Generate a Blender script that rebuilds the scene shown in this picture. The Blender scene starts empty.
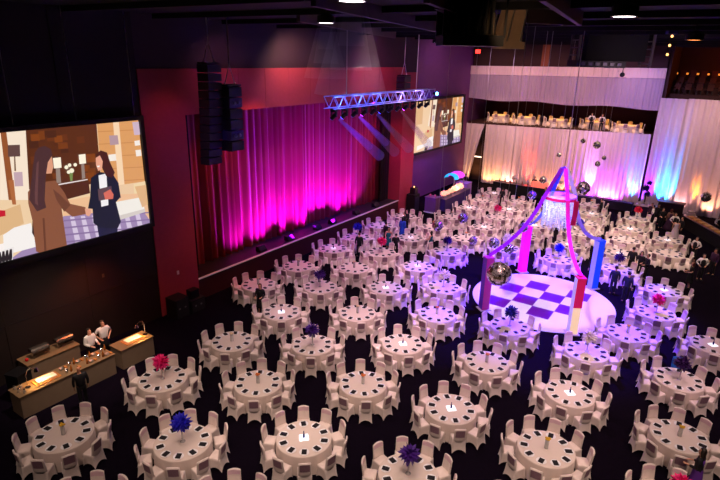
import bpy, bmesh, math, random
from mathutils import Vector, Matrix
random.seed(7)
S = bpy.context.scene
COL = S.collection
PI = math.pi
# ------------------------------------------------------------------ camera model (measured from the photograph)
F_PX, PITCH, ROLL, CAM_H = 538.756, 0.3294816, 0.0242760, 12.771
ROT = math.radians(33.53)            # room axes against the viewing direction
cR, sR = math.cos(ROT), math.sin(ROT)
def room(x, y):                      # viewing-aligned plan coordinates -> room coordinates
    return (x*cR - y*sR, x*sR + y*cR)
def _axes():
    c, s = math.cos(PITCH), math.sin(PITCH)
    fwd = Vector((0, c, -s)); right = Vector((1, 0, 0)); up = Vector((0, s, c))
    r2 = right*math.cos(ROLL) + up*math.sin(ROLL); u2 = up*math.cos(ROLL) - right*math.sin(ROLL)
    m = Matrix.Rotation(ROT, 3, 'Z')
    return m @ r2, m @ u2, m @ fwd
AR, AU, AF = _axes()
EYE = Vector((0, 0, CAM_H))
def ray(px, py): return AR*((px-360)/F_PX) + AU*(-(py-240)/F_PX) + AF
def at(px, py, z):                   # point of the room seen at a pixel at height z
    r = ray(px, py); return EYE + r*((z-CAM_H)/r.z)
def on_x(px, py, x):
    r = ray(px, py); return EYE + r*(x/r.x)
def on_y(px, py, y):
    r = ray(px, py); return EYE + r*(y/r.y)
def pix(P):
    d = Vector(P)-EYE; k = d.dot(AF); return (360+F_PX*d.dot(AR)/k, 240-F_PX*d.dot(AU)/k, k)
cam = bpy.data.objects.new('camera', bpy.data.cameras.new('camera')); COL.objects.link(cam)
cam.data.sensor_width = 36; cam.data.lens = F_PX/720*36; cam.data.clip_end = 300; cam.data.clip_start = .05
M4 = Matrix((AR, AU, -AF)).transposed().to_4x4(); M4.translation = EYE
cam.matrix_world = M4
S.camera = cam
# ------------------------------------------------------------------ helpers
def srgb(r, g, b):
    f = lambda c: ((c/255+.055)/1.055)**2.4 if c/255 > .04045 else c/255/12.92
    return (f(r), f(g), f(b), 1)
MATS = {}
def mat(name, col, rough=.6, metal=0, emit=0, ecol=None, noise=0, nscale=20, trans=0, sheen=0, bump=0, ior=1.45, coat=0):
    if name in MATS: return MATS[name]
    m = bpy.data.materials.new(name); m.use_nodes = True; n = m.node_tree.nodes; l = m.node_tree.links
    p = n['Principled BSDF']
    c = srgb(*col) if max(col[:3]) > 1 else (*col[:3], 1)
    p.inputs['Base Color'].default_value = c; p.inputs['Roughness'].default_value = rough; p.inputs['Metallic'].default_value = metal
    p.inputs['IOR'].default_value = ior
    if trans: p.inputs['Transmission Weight'].default_value = trans
    if sheen: p.inputs['Sheen Weight'].default_value = sheen
    if coat: p.inputs['Coat Weight'].default_value = coat
    if emit:
        e = ecol or col
        p.inputs['Emission Color'].default_value = srgb(*e) if max(e[:3]) > 1 else (*e[:3], 1)
        p.inputs['Emission Strength'].default_value = emit
    if noise or bump:
        tc = n.new('ShaderNodeTexCoord'); t = n.new('ShaderNodeTexNoise'); t.inputs['Scale'].default_value = nscale; t.inputs['Detail'].default_value = 4
        l.new(tc.outputs['Object'], t.inputs['Vector'])
        if noise:
            mx = n.new('ShaderNodeMix'); mx.data_type = 'RGBA'
            mx.inputs[6].default_value = tuple(x*(1-noise) for x in c[:3])+(1,); mx.inputs[7].default_value = tuple(min(1, x*(1+noise)) for x in c[:3])+(1,)
            l.new(t.outputs['Fac'], mx.inputs[0]); l.new(mx.outputs[2], p.inputs['Base Color'])
        if bump:
            b = n.new('ShaderNodeBump'); b.inputs['Strength'].default_value = bump; l.new(t.outputs['Fac'], b.inputs['Height']); l.new(b.outputs['Normal'], p.inputs['Normal'])
    MATS[name] = m
    return m
class MB:
    def __init__(s): s.v = []; s.f = []; s.m = []; s.mi = 0
    def add(s, vs, fs):
        b = len(s.v); s.v += [tuple(q) for q in vs]; s.f += [tuple(b+i for i in f) for f in fs]; s.m += [s.mi]*len(fs); return s
    def box(s, x0, x1, y0, y1, z0, z1):
        v = [(x, y, z) for z in (z0, z1) for y in (y0, y1) for x in (x0, x1)]
        return s.add(v, [(0, 2, 3, 1), (4, 5, 7, 6), (0, 1, 5, 4), (2, 6, 7, 3), (0, 4, 6, 2), (1, 3, 7, 5)])
    def cbox(s, cx, cy, z0, w, d, h): return s.box(cx-w/2, cx+w/2, cy-d/2, cy+d/2, z0, z0+h)
    def obox(s, a, b, w, z0, z1):    # a box whose plan is the strip of width w along a->b
        a = Vector(a[:2]); b = Vector(b[:2]); t = (b-a).normalized(); nn = Vector((-t.y, t.x))*w
        P = [a, b, b+nn, a+nn]
        return s.prism([(q.x, q.y) for q in P], z0, z1)
    def prism(s, poly, z0, z1):
        n = len(poly); ar = sum(poly[i][0]*poly[(i+1) % n][1]-poly[(i+1) % n][0]*poly[i][1] for i in range(n))
        if ar < 0: poly = poly[::-1]
        v = [(x, y, z0) for x, y in poly]+[(x, y, z1) for x, y in poly]
        return s.add(v, [tuple(range(n))[::-1], tuple(range(n, 2*n))]+[(i, (i+1) % n, n+(i+1) % n, n+i) for i in range(n)])
    def tube(s, pts, r, n=8, caps=True):
        pts = [Vector(p) for p in pts]; vs = []; k = len(pts)
        up = None
        for i, p in enumerate(pts):
            t = (pts[min(i+1, k-1)]-pts[max(i-1, 0)]).normalized()
            if up is None: up = Vector((0, 0, 1)) if abs(t.z) < .9 else Vector((1, 0, 0))
            a = t.cross(up).normalized(); b = a.cross(t).normalized(); up = b
            rr = r[i] if isinstance(r, (list, tuple)) else r
            vs += [p+a*(rr*math.cos(2*PI*j/n))+b*(rr*math.sin(2*PI*j/n)) for j in range(n)]
        fs = [(i*n+j, i*n+(j+1) % n, (i+1)*n+(j+1) % n, (i+1)*n+j) for i in range(k-1) for j in range(n)]
        if caps: fs += [tuple(range(n))[::-1], tuple((k-1)*n+j for j in range(n))]
        return s.add(vs, fs)
    def lathe(s, prof, n=24, c=(0, 0, 0), wave=None, caps=True):
        vs = []
        for i, (r, z) in enumerate(prof):
            for j in range(n):
                a = 2*PI*j/n; rr = r+(wave(i, a) if wave else 0)
                vs.append((c[0]+rr*math.cos(a), c[1]+rr*math.sin(a), c[2]+z))
        k = len(prof); fs = [(i*n+j, i*n+(j+1) % n, (i+1)*n+(j+1) % n, (i+1)*n+j) for i in range(k-1) for j in range(n)]
        if caps and prof[0][0] > 1e-6: fs.append(tuple(range(n))[::-1])
        if caps and prof[-1][0] > 1e-6: fs.append(tuple((k-1)*n+j for j in range(n)))
        return s.add(vs, fs)
    def ball(s, c, r, n=12, k=8, sz=1):
        return s.lathe([(max(1e-7, r*math.sin(PI*i/k)), -r*sz*math.cos(PI*i/k)) for i in range(k+1)], n, c)
    def mesh(s, name, mats, smooth=True):
        me = bpy.data.meshes.new(name); me.from_pydata(s.v, [], s.f)
        for m in (mats if isinstance(mats, (list, tuple)) else [mats]): me.materials.append(m)
        me.polygons.foreach_set('material_index', s.m); me.polygons.foreach_set('use_smooth', [smooth]*len(s.f))
        me.update(); return me
    def build(s, name, mats, parent=None, loc=(0, 0, 0), rz=0, smooth=False):
        return link(name, s.mesh(name, mats, smooth), parent, loc, rz)
def link(name, data, parent=None, loc=(0, 0, 0), rz=0):
    o = bpy.data.objects.new(name, data); COL.objects.link(o); o.location = loc; o.rotation_euler = (0, 0, rz)
    if parent is not None: o.parent = parent
    return o
def tag(o, label=None, cat=None, group=None, kind=None):
    for k, v in (('label', label), ('category', cat), ('group', group), ('kind', kind)):
        if v: o[k] = v
    return o
def empty(name, loc=(0, 0, 0), rz=0, label=None, cat=None, group=None):
    return tag(link(name, None, None, loc, rz), label, cat, group)
def struct(o): o['kind'] = 'structure'; return o
def copy_tree(o, loc, rz=None):
    c = o.copy(); COL.objects.link(c); c.location = loc
    if rz is not None: c.rotation_euler = (0, 0, rz)
    for ch in KIDS.get(o.name, ()):
        d = ch.copy(); COL.objects.link(d); d.parent = c
        for g in KIDS.get(ch.name, ()):
            e = g.copy(); COL.objects.link(e); e.parent = d
    return c
KIDS = {}
def kid(p, o): KIDS.setdefault(p.name, []).append(o); return o
# ------------------------------------------------------------------ materials
cloth = mat('white_tablecloth', (222, 208, 198), .75, noise=.04, nscale=8, sheen=.2)
cover = mat('white_chair_cover', (230, 216, 208), .55, noise=.03, nscale=6, sheen=.3)
mauve = mat('mauve_satin', (150, 118, 132), .45, noise=.3, nscale=28)
lilac = mat('pale_lilac_satin', (218, 186, 196), .5, noise=.1, nscale=30)
silver = mat('silver_plate', (250, 250, 252), .18, coat=.6)
black_cloth = mat('black_napkin', (14, 13, 18), .7)
black = mat('matt_black', (12, 11, 13), .6)
black_gloss = mat('black_painted_metal', (16, 15, 18), .35)
black_drape = mat('black_drape', (13, 11, 14), .85)
steel = mat('brushed_steel', (190, 188, 185), .3, metal=.9)
chrome = mat('chrome', (225, 225, 225), .12, metal=1)
gold = mat('gold_metal', (225, 170, 80), .3, metal=.8)
glass = mat('clear_glass', (240, 238, 236), .08); glass.node_tree.nodes['Principled BSDF'].inputs['Alpha'].default_value = .42
white_plastic = mat('white_plastic', (235, 232, 230), .4)
skin_m = mat('skin', (214, 160, 132), .55)
skin2_m = mat('skin_tan', (190, 130, 100), .55)
hair_m = mat('dark_hair', (32, 22, 18), .5)
hair2_m = mat('red_brown_hair', (92, 42, 28), .5)
eye_m = mat('eye_dark', (20, 16, 14), .3)

# ------------------------------------------------------------------ tables of the room: plan position, chair phase, centrepiece, phrase
T = [
 # name, x, y, phase, centre, colour, phrase, row, number in row
 ('A', -9.61, 14.65, 16, 'vase', 'yellow', 'the vase table nearest the carving station', 2, 1),
 ('B', -5.61, 14.44, 25, 'flower', 'blue', 'the royal blue flower table', 3, 2),
 ('C', -1.70, 14.76, 25, 'lamp', '', 'the lantern table right of royal blue flower', 4, 2),
 ('D', 3.45, 16.53, 22, 'lamp', '', 'the lantern table behind the bottom purple flower', 5, 3),
 ('E', 1.64, 13.25, 22, 'flower', 'purple', 'the purple flower table at the bottom edge', 5, 2),
 ('F', 6.26, 14.54, 24, 'vase', 'yellow', 'the vase table right of bottom purple flower', 6, 2),
 ('G', 8.17, 17.67, 22, 'lamp', '', 'the lantern table before the white flower', 6, 3),
 ('H', 11.06, 15.32, 26, 'vase', 'yellow', 'the vase table at the lower right corner', 7, 2),
 ('I', 12.97, 18.80, 25, 'flower', 'plum', 'the plum flower table with a blue jacket', 7, 3),
 ('J', -7.52, 17.98, 21, 'flower', 'pink', 'the hot pink flower table by the chefs', 2, 2),
 ('K', -5.53, 20.98, 19, 'vase', 'cream', 'the vase table behind the chefs\' pink flower', 2, 3),
 ('L', -3.80, 17.85, 22, 'vase', 'orange', 'the orange vase table right of pink flower', 3, 3),
 ('M', -3.79, 23.93, 26, 'lamp', '', 'the lantern table left of the cream vase', 2, 4),
 ('N', -1.97, 20.84, 20, 'flower', 'purple', 'the purple flower table behind two orange vases', 3, 4),
 ('O', -0.03, 24.02, 25, 'vase', 'cream', 'the cream vase table right of a lantern', 3, 5),
 ('P', 0.25, 17.97, 23, 'vase', 'orange', 'the second orange vase table from the left', 4, 3),
 ('Q', 2.01, 21.10, 24, 'lamp', '', 'the lantern table in the middle', 4, 4),
 ('R', 3.90, 24.11, 18, 'vase', 'coral', 'the coral vase table behind the middle lantern', 4, 5),
 ('S', 5.43, 19.76, 22, 'vase', 'coral', 'the coral vase table before the navy flower', 5, 4),
 ('T', 7.23, 23.05, 28, 'flower', 'navy', 'the navy flower table by the dance floor', 5, 5),
 ('U', 10.04, 20.82, 31, 'flower', 'white', 'the white flower table before the dance floor', 6, 4),
 ('V', 12.67, 22.64, 25, 'vase', 'yellow', 'the yellow vase table by the dance floor', 6, 5),
 ('W', 15.16, 24.88, 29, 'flower', 'pink', 'the pink flower table right of dance floor', 6, 6),
 ('X', 16.09, 21.67, 24, 'lamp', '', 'the lantern table at the right edge', 7, 4),
 ('a', -5.54, 27.22, 24, 'vase', 'cream', 'the vase table nearest the stage corner', 1, 1),
 ('b', -3.67, 30.09, 24, 'vase', 'cream', 'the second table along the stage front', 1, 2),
 ('c', -2.13, 27.09, 24, 'flower', 'purple', 'the purple flower table near the stage', 2, 5),
 ('d', -0.31, 30.03, 24, 'vase', 'cream', 'the cream vase table before the pink flower', 2, 6),
 ('e', -1.74, 33.34, 24, 'lamp', '', 'the third table along the stage front', 1, 3),
 ('f', 1.43, 32.85, 24, 'flower', 'pink', 'the pink flower table near the stage', 2, 7),
 ('g', 1.48, 27.19, 24, 'lamp', '', 'the lantern table behind the cream vase', 3, 6),
 ('h', -0.18, 35.86, 24, 'flower', 'blue', 'the blue flower table along the stage front', 1, 4),
 ('i', 3.54, 30.56, 24, 'lamp', '', 'the lantern table left of the white flower', 3, 7),
 ('j', 4.69, 27.49, 24, 'flower', 'white', 'the white flower table left of dance floor', 4, 6),
 ('k', 5.73, 33.39, 24, 'flower', 'purple', 'the purple flower table behind the white flower', 3, 8),
 ('l', 3.57, 35.97, 24, 'lamp', '', 'the lantern table beside the blue-dressed guest', 2, 8),
 ('m', 20.69, 33.96, 24, 'vase', 'cream', 'the nearer of two tables by the right bar', 7, 5),
 ('n', 22.10, 36.80, 24, 'lamp', '', 'the farther of two tables by the right bar', 7, 6),
 ('o', 17.09, 27.78, 24, 'lamp', '', 'the table behind the right pink flower', 6, 7),
 ('p', 12.70, 32.35, 24, 'flower', 'blue', 'the blue flower table behind the dance floor', 5, 6),
 ('q', 15.90, 30.90, 24, 'flower', 'plum', 'the plum flower table behind standing guests', 6, 8),
 ('y1', -7.48, 11.42, 24, 'vase', 'orange', 'the cut-off table at bottom left', 3, 1),
 ('y2', -3.46, 11.62, 24, 'lamp', '', 'the cut-off table below the royal blue flower', 4, 1),
 ('y3', 9.30, 12.25, 24, 'flower', 'pink', 'the cut-off pink flower table at bottom right', 7, 1),
 ('y4', 4.40, 11.40, 24, 'vase', 'yellow', 'the cut-off table at bottom centre', 6, 1),
 ('t1', 3.55, 41.40, 24, 'lamp', '', '', 1, 6), ('t2', 1.54, 38.76, 24, 'vase', 'cream', '', 1, 5),
 ('t10', 5.50, 38.75, 24, 'vase', 'orange', '', 2, 9), ('t6', 7.34, 41.50, 24, 'vase', 'cream', '', 2, 10), ('t3', 9.24, 44.41, 24, 'lamp', '', '', 2, 11),
 ('t4', 10.93, 47.10, 24, 'vase', 'orange', '', 2, 12), ('t5', 12.61, 49.88, 24, 'lamp', '', '', 2, 13),
 ('t13', 7.50, 36.20, 24, 'vase', 'orange', '', 3, 9), ('t12', 9.35, 38.97, 24, 'lamp', '', '', 3, 10), ('t9', 10.97, 41.70, 24, 'flower', 'pink', '', 3, 11),
 ('t8', 12.58, 44.24, 24, 'lamp', '', '', 3, 12), ('t7', 14.13, 46.90, 24, 'vase', 'orange', '', 3, 13),
 ('t15', 9.80, 34.20, 24, 'flower', 'white', '', 4, 7), ('t28', 11.80, 36.90, 24, 'vase', 'cream', '', 4, 8), ('s1', 13.40, 39.70, 24, 'lamp', '', '', 4, 9),
 ('s2', 15.10, 42.40, 24, 'vase', 'orange', '', 4, 10), ('s3', 16.80, 45.20, 24, 'lamp', '', '', 4, 11),
 ('t26', 14.45, 35.35, 24, 'lamp', '', '', 5, 7), ('t27', 16.20, 38.10, 24, 'flower', 'blue', '', 5, 8), ('t18', 17.75, 40.80, 24, 'vase', 'cream', '', 5, 9),
 ('t17', 19.30, 43.45, 24, 'lamp', '', '', 5, 10), ('t19', 20.40, 46.40, 24, 'vase', 'orange', '', 5, 11),
 ('t24', 17.30, 33.75, 24, 'lamp', '', '', 6, 9), ('t23', 19.05, 36.65, 24, 'vase', 'cream', '', 6, 10), ('t21', 20.60, 39.40, 24, 'lamp', '', '', 6, 11),
 ('t22', 22.45, 42.20, 24, 'flower', 'red', '', 6, 12),
]
ORD = ['zeroth', 'first', 'second', 'third', 'fourth', 'fifth', 'sixth', 'seventh', 'eighth', 'ninth', 'tenth', 'eleventh', 'twelfth', 'thirteenth']
HOURS = ['twelve', 'one', 'two', 'three', 'four', 'five', 'six', 'seven', 'eight', 'nine', 'ten', 'eleven']
CENTRE_WORD = {'vase': 'a %s flower vase', 'flower': 'a big %s flower ball', 'lamp': 'a square lit lantern'}

# ---- chair: a stretch cover over a banquet chair, feet pulled out to four points
def rect_ring(hw, y0, y1, n):        # n points per side, starting at the front left corner, going round
    P = []
    for (ax, ay), (bx, by) in (((-hw, y1), (hw, y1)), ((hw, y1), (hw, y0)), ((hw, y0), (-hw, y0)), ((-hw, y0), (-hw, y1))):
        P += [(ax+(bx-ax)*i/n, ay+(by-ay)*i/n, i/n) for i in range(n)]
    return P
def chair_meshes(n=6, m=5, nb=8):
    b = MB()
    levels = [(.465, .205, -.19, .195, 0), (.45, .222, -.2, .205, 0), (.36, .222, -.205, .207, .01), (.2, .228, -.225, .212, .06), (0, .245, -.262, .222, .13)][-m:] if m == 5 else [(.46, .215, -.2, .2, 0), (0, .245, -.262, .222, .13)]
    rings = []
    for z, hw, y0, y1, arch in levels:
        r = rect_ring(hw, y0, y1, n); row = []
        for (x, y, t) in r:
            a = math.sin(PI*t)
            pull = 1-.10*a if z < .3 else 1-.02*a
            row.append((x*pull if abs(abs(x)-hw) < 1e-6 else x, y*pull if abs(abs(y)) > .18 and abs(abs(x)-hw) > 1e-6 else y, z+arch*a**.8))
        rings.append(row)
    N = 4*n; vs = [p for r in rings for p in r]
    fs = [tuple(range(N))[::-1]]
    for k in range(len(rings)-1):
        fs += [(k*N+i, (k+1)*N+i, (k+1)*N+(i+1) % N, k*N+(i+1) % N)[::-1] for i in range(N)]
    b.add(vs, fs)
    # back: an upright slab with a rounded top, leaning back
    def slab(z0, z1, off, thick, face, wtop):
        V = []; rows = 5 if nb > 4 else 3
        for side in (0, 1):
            for j in range(rows+1):
                for i in range(nb+1):
                    s = -1+2*i/nb; w = .21+(wtop-.21)*(j/rows)
                    z = z0+(z1-z0)*j/rows-(.03*s*s if j == rows else 0)*1
                    lean = .12*(z-.44)
                    bow = -.028*(1-s*s)
                    y = -.185-lean+bow+(thick+off if side == 0 else -off)
                    V.append((s*(w+off), y, z+(off if j == rows else 0)))
        W = nb+1; H = (rows+1)*W; Fs = []
        for j in range(rows):
            for i in range(nb):
                a = j*W+i
                Fs.append((a, a+1, a+W+1, a+W)[::-1]); Fs.append((H+a, H+a+1, H+a+W+1, H+a+W))
        for j in range(rows):
            a = j*W; Fs.append((a, a+W, H+a+W, H+a)[::-1]); a = j*W+nb; Fs.append((a, a+W, H+a+W, H+a))
        for i in range(nb):
            a = rows*W+i; Fs.append((a, a+1, H+a+1, H+a)[::-1]); 
            if face: Fs.append((i, i+1, H+i+1, H+i))
        return V, Fs, H
    V, Fs, H = slab(.40, .97, 0, .05, True, .192)
    b.add(V, Fs)
    c = MB(); rows = 4 if nb > 4 else 2; W = nb+1
    for side in (0, 1):                  # satin panel on the rear of the back, and its fold over the front top
        V = []; z0, z1 = (.62, .925) if side else (.80, .952)
        for j in range(rows+1):
            for i in range(nb+1):
                q = -1+2*i/nb; z = z0+(z1-z0)*j/rows-(.02*q*q if j == rows else 0); w = .158 if side else .185
                y = -.185-.12*(z-.44)-.028*(1-(q*w/.205)**2)
                V.append((q*w, y-.006 if side else y+.056, z))
        c.mi = 0 if side else 1
        c.add(V, [((j*W+i, j*W+i+1, j*W+W+i+1, j*W+W+i) if side else (j*W+i, j*W+W+i, j*W+W+i+1, j*W+i+1)) for j in range(rows) for i in range(nb)])
    return b.mesh('chair_cover', cover), c.mesh('sash', [mauve, lilac])
chair_me, sash_me = chair_meshes()
lod_b, lod_c = chair_meshes(3, 2, 4)

# ---- charger plate and napkin
plate_me = MB().lathe([(1e-6, .006), (.1, .006), (.112, .012), (.16, .02), (.165, .018), (.16, .012), (.11, 0), (1e-6, 0)], 20).mesh('dinner_plate', silver)
nb_ = MB(); nb_.box(-.08, .08, -.112, .112, .0205, .03); nb_.box(-.075, .075, -.105, .07, .03, .038)
napkin_me = nb_.mesh('napkin', black_cloth, False)

# ---- table: top and floor-length cloth
def cloth_mesh(n=72):
    b = MB()
    prof = [(1e-6, .75), (.5, .75), (.86, .75), (.9, .747), (.915, .737), (.918, .70), (.92, .5), (.925, .25), (.93, .004)]
    def wave(i, a):
        d = max(0, (i-5)/3)
        return d*(.02*math.sin(20*a)+.008*math.sin(7*a+1))
    k = len(prof); vs = []
    for i, (r, z) in enumerate(prof):
        for j in range(n):
            a = 2*PI*j/n; rr = r+wave(i, a); vs.append((rr*math.cos(a), rr*math.sin(a), z))
    fs = [(i*n+j, (i+1)*n+j, (i+1)*n+(j+1) % n, i*n+(j+1) % n) for i in range(k-1) for j in range(n)]
    return b.add(vs, fs).mesh('tablecloth', cloth)
cloth_me = cloth_mesh()
ply = mat('plywood', (150, 110, 70), .6)
top_me = MB().lathe([(1e-6, .715), (.9, .715), (.905, .73), (.9, .742), (1e-6, .742)], 40).mesh('tabletop', ply)
leg_b = MB()
legs_me = MB().tube([(0, 0, 0), (0, 0, .715)], .03).mesh('pedestal', black)

# ---- centrepieces
PET = {'blue': (24, 20, 190), 'purple': (66, 18, 128), 'plum': (58, 14, 92), 'pink': (232, 22, 120), 'white': (235, 222, 214), 'navy': (22, 22, 120), 'red': (215, 20, 70),
       'yellow': (220, 175, 40), 'orange': (224, 120, 50), 'cream': (225, 200, 165), 'coral': (214, 118, 92)}
def petal_mesh(colr, R=.36, n=70, seed=1):
    rnd = random.Random(seed); b = MB()
    for i in range(n):
        z = 1-2*(i+.5)/n*.92; ph = i*2.39996; q = math.sqrt(max(0, 1-z*z))
        d = Vector((q*math.cos(ph), q*math.sin(ph), z*.85)).normalized()
        L = R*rnd.uniform(.82, 1.08); w = .05*rnd.uniform(.8, 1.2)
        s = d.cross(Vector((0, 0, 1)) if abs(d.z) < .9 else Vector((1, 0, 0))).normalized(); u = s.cross(d)
        c = Vector((0, 0, 0)); tw = rnd.uniform(-1, 1); s2 = s*math.cos(tw)+u*math.sin(tw); u2 = s2.cross(d)
        pts = [c, c+d*L*.5+s2*w+u2*.012, c+d*L*.8+s2*w*.8, c+d*L, c+d*L*.8-s2*w*.8, c+d*L*.5-s2*w+u2*.012, c+d*L*.55+u2*.035]
        b.add(pts, [(0, 1, 6), (1, 2, 6), (2, 3, 6), (3, 4, 6), (4, 5, 6), (5, 0, 6)])
    b.ball((0, 0, 0), .12, 10, 6)
    return b.mesh('bloom', mat('petals_'+colr, PET[colr], .6, noise=.25, nscale=6), False)
bloom_me = {c: petal_mesh(c, seed=i) for i, c in enumerate(('blue', 'purple', 'plum', 'pink', 'white', 'navy', 'red'))}
tall_me = MB().lathe([(.085, 0), (.09, .012), (.03, .03), (.022, .1), (.03, .35), (.06, .48), (.09, .56), (.08, .56), (.05, .46), (.02, .35), (.012, .1), (1e-6, .06)], 16).mesh('vase', glass)
cyl_me = MB().lathe([(.062, 0), (.066, .01), (.066, .34), (.06, .34), (.058, .02), (1e-6, .02)], 18).mesh('vase', glass)
water_me = MB().lathe([(1e-6, .022), (.056, .022), (.056, .16), (1e-6, .16)], 16).mesh('water', mat('vase_water', (215, 215, 200), .1))
def posy(colr):
    rnd = random.Random(len(colr)); b = MB()
    for i in range(9):
        a = i*2.4; r = .03+.045*(i % 3)/2
        b.ball((r*math.cos(a), r*math.sin(a), .37+.03*((i*7) % 4)/3), .036, 8, 6, .8)
    return b.mesh('blossom', mat('petals_'+colr, PET[colr], .6, noise=.3, nscale=40))
stem_b = MB()
for i in range(6):
    a = i*1.05; stem_b.tube([(.03*math.cos(a+2), .03*math.sin(a+2), .03), (.04*math.cos(a), .04*math.sin(a), .37)], .005, 5)
stem_me = stem_b.mesh('stem', mat('green_stem', (70, 105, 50), .6))
posy_me = {c: posy(c) for c in ('yellow', 'orange', 'cream', 'coral')}
lamp_white = mat('lit_acrylic', (245, 245, 255), .4, emit=1.15, ecol=(235, 240, 255))
lamp_me = MB().box(-.15, .15, -.15, .15, 0, .02).mesh('light_base', lamp_white, False)
bot_b = MB().lathe([(1e-6, .021), (.035, .021), (.038, .05), (.034, .13), (.014, .19), (.012, .26), (.016, .265), (1e-6, .265)], 12)
bot_me = bot_b.mesh('bottle', mat('blue_glass_bottle', (14, 24, 110), .15))
def centrepiece(kind, colr, loc, rz, lab):
    if kind == 'flower':
        r = empty('flower_arrangement', loc, rz, lab, 'flowers', 'flower balls on tall vases')
        link('vase', tall_me, r); link('bloom', bloom_me[colr], r, (0, 0, .72))
    elif kind == 'vase':
        r = empty('flower_vase', loc, rz, lab, 'vase', 'glass vases with small flowers')
        v = link('vase', cyl_me, r); link('water', water_me, v); link('stem', stem_me, r); link('blossom', posy_me[colr], r)
    else:
        r = empty('table_lantern', loc, rz, lab, 'lantern', 'lit square lanterns on tables')
        link('light_base', lamp_me, r); link('bottle', bot_me, r)
    return r

# ---- lay out
R_CH, R_PL = 1.19, .70
seats = []
for (nm, x, y, ph, ck, cc, phrase, row, num) in T:
    X, Y = room(x, y)
    place = phrase or 'table %s of row %s from the stage' % (ORD[num], ORD[row])
    lab = phrase and 'round white-clothed banquet table, '+phrase[4:] or 'round white table, %s, %s in %s row from the stage' % ((CENTRE_WORD[ck] % cc) if '%' in CENTRE_WORD[ck] else CENTRE_WORD[ck], ORD[num], ORD[row])
    t = empty('banquet_table', (X, Y, 0), math.radians(ph), lab, 'table', 'round banquet tables')
    link('tablecloth', cloth_me, t); link('tabletop', top_me, t)
    cw = (CENTRE_WORD[ck] % cc) if '%' in CENTRE_WORD[ck] else CENTRE_WORD[ck]
    cl = {'flower': '%s petal ball on glass vase, ' % cc, 'vase': 'glass cylinder vase of %s flowers, ' % cc, 'lamp': 'lit white square with blue bottle, '}[ck]
    cl += ('on '+phrase) if phrase else 'table %s in row %s from the stage' % (ORD[num], ORD[row])
    centrepiece(ck, cc, (X, Y, .751), math.radians(ph+20), cl)
    for k in range(10):
        a = math.radians(ph+36*k); aw = a+ROT
        hr = HOURS[round((90-(ph+36*k))/30) % 12]
        cx, cy = X+R_CH*math.cos(aw), Y+R_CH*math.sin(aw)
        px, py, dep = pix((cx, cy, .6)); 
        seats.append((dep, -8 < px < 728 and py < 488 and bool(phrase), cx, cy, aw, X+R_PL*math.cos(aw), Y+R_PL*math.sin(aw), hr, phrase))
seats.sort(key=lambda s: s[0])
inview = [s for s in seats if s[1]][:300]
rest = [s for s in seats if s not in inview]
rnd = random.Random(3)
proto = None
for i, (dep, ok, cx, cy, aw, qx, qy, hr, ph) in enumerate(inview):
    rz = aw+PI/2+rnd.uniform(-.06, .06)
    if proto is None:
        proto = link('banquet_chair', chair_me); kid(proto, link('sash', sash_me, proto)); o = proto
        o.location = (cx, cy, 0); o.rotation_euler = (0, 0, rz)
    else: o = copy_tree(proto, (cx, cy, 0), rz)
    tag(o, 'white covered chair at %s o\'clock, %s' % (hr, ph), 'chair', 'white covered banquet chairs')
def settings(lst, plate_z=.752):
    p0 = n0 = None
    for (dep, ok, cx, cy, aw, qx, qy, hr, ph) in lst:
        rz = aw+PI/2
        p = link('dinner_plate', plate_me, None, (qx, qy, plate_z), rz); tag(p, 'silver charger plate at %s o\'clock on %s' % (hr, ph), 'plate', 'charger plates')
        n = link('napkin', napkin_me, None, (qx, qy, plate_z), rz+rnd.uniform(-.15, .15)); tag(n, 'folded black napkin at %s o\'clock on %s' % (hr, ph), 'napkin', 'black napkins')
settings([s for s in seats if s[8] and -8 < pix((s[5], s[6], .75))[0] < 728 and pix((s[5], s[6], .75))[1] < 486][:300])
plset = set((s[5], s[6]) for s in [s for s in seats if s[8] and -8 < pix((s[5], s[6], .75))[0] < 728 and pix((s[5], s[6], .75))[1] < 486][:300])
# the far chairs, plates and napkins past the nearest three hundred
def gather(name, parts, items, label, cat):
    V = []; Fc = []; Mi = []; mats = []
    for me in parts:
        mats += [m for m in me.materials if m not in mats]
    for (x, y, z, rz) in items:
        c, s = math.cos(rz), math.sin(rz)
        for me in parts:
            b = len(V); V += [(x+v.co.x*c-v.co.y*s, y+v.co.x*s+v.co.y*c, z+v.co.z) for v in me.vertices]
            for f in me.polygons:
                Fc.append(tuple(b+i for i in f.vertices)); Mi.append(mats.index(me.materials[f.material_index]))
    me = bpy.data.meshes.new(name); me.from_pydata(V, [], Fc)
    for m in mats: me.materials.append(m)
    me.polygons.foreach_set('material_index', Mi); me.polygons.foreach_set('use_smooth', [True]*len(Fc)); me.update()
    return tag(link(name, me), label, cat, None, 'stuff')
BALC_Z = 6.38
balc = [on_y(px, 118, 57.2) for px in (500, 526, 558, 0, 629)]
BT = [(p.x, 57.35) for i, p in enumerate(balc) if i != 3]+[(on_y(594, 126, 58.3).x, 58.4)]
items = [(s[2], s[3], 0, s[4]+PI/2) for s in rest]
for (bx, by) in BT:
    items += [(bx+1.2*math.cos(a), by+1.2*math.sin(a), BALC_Z, a+PI/2) for a in (math.radians(0+45*k) for k in range(8))]
gather('banquet_chair_mass', [lod_b, lod_c], items, 'the far white covered chairs around the back tables and on the balcony', 'chairs')
pl = [(s[5], s[6], .752, s[4]+PI/2) for s in seats if (s[5], s[6]) not in plset]
gather('dinner_plate_mass', [plate_me], pl, 'the far silver charger plates on the back tables', 'plates')
gather('napkin_mass', [napkin_me], pl, 'the far folded black napkins on the back tables', 'napkins')
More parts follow.
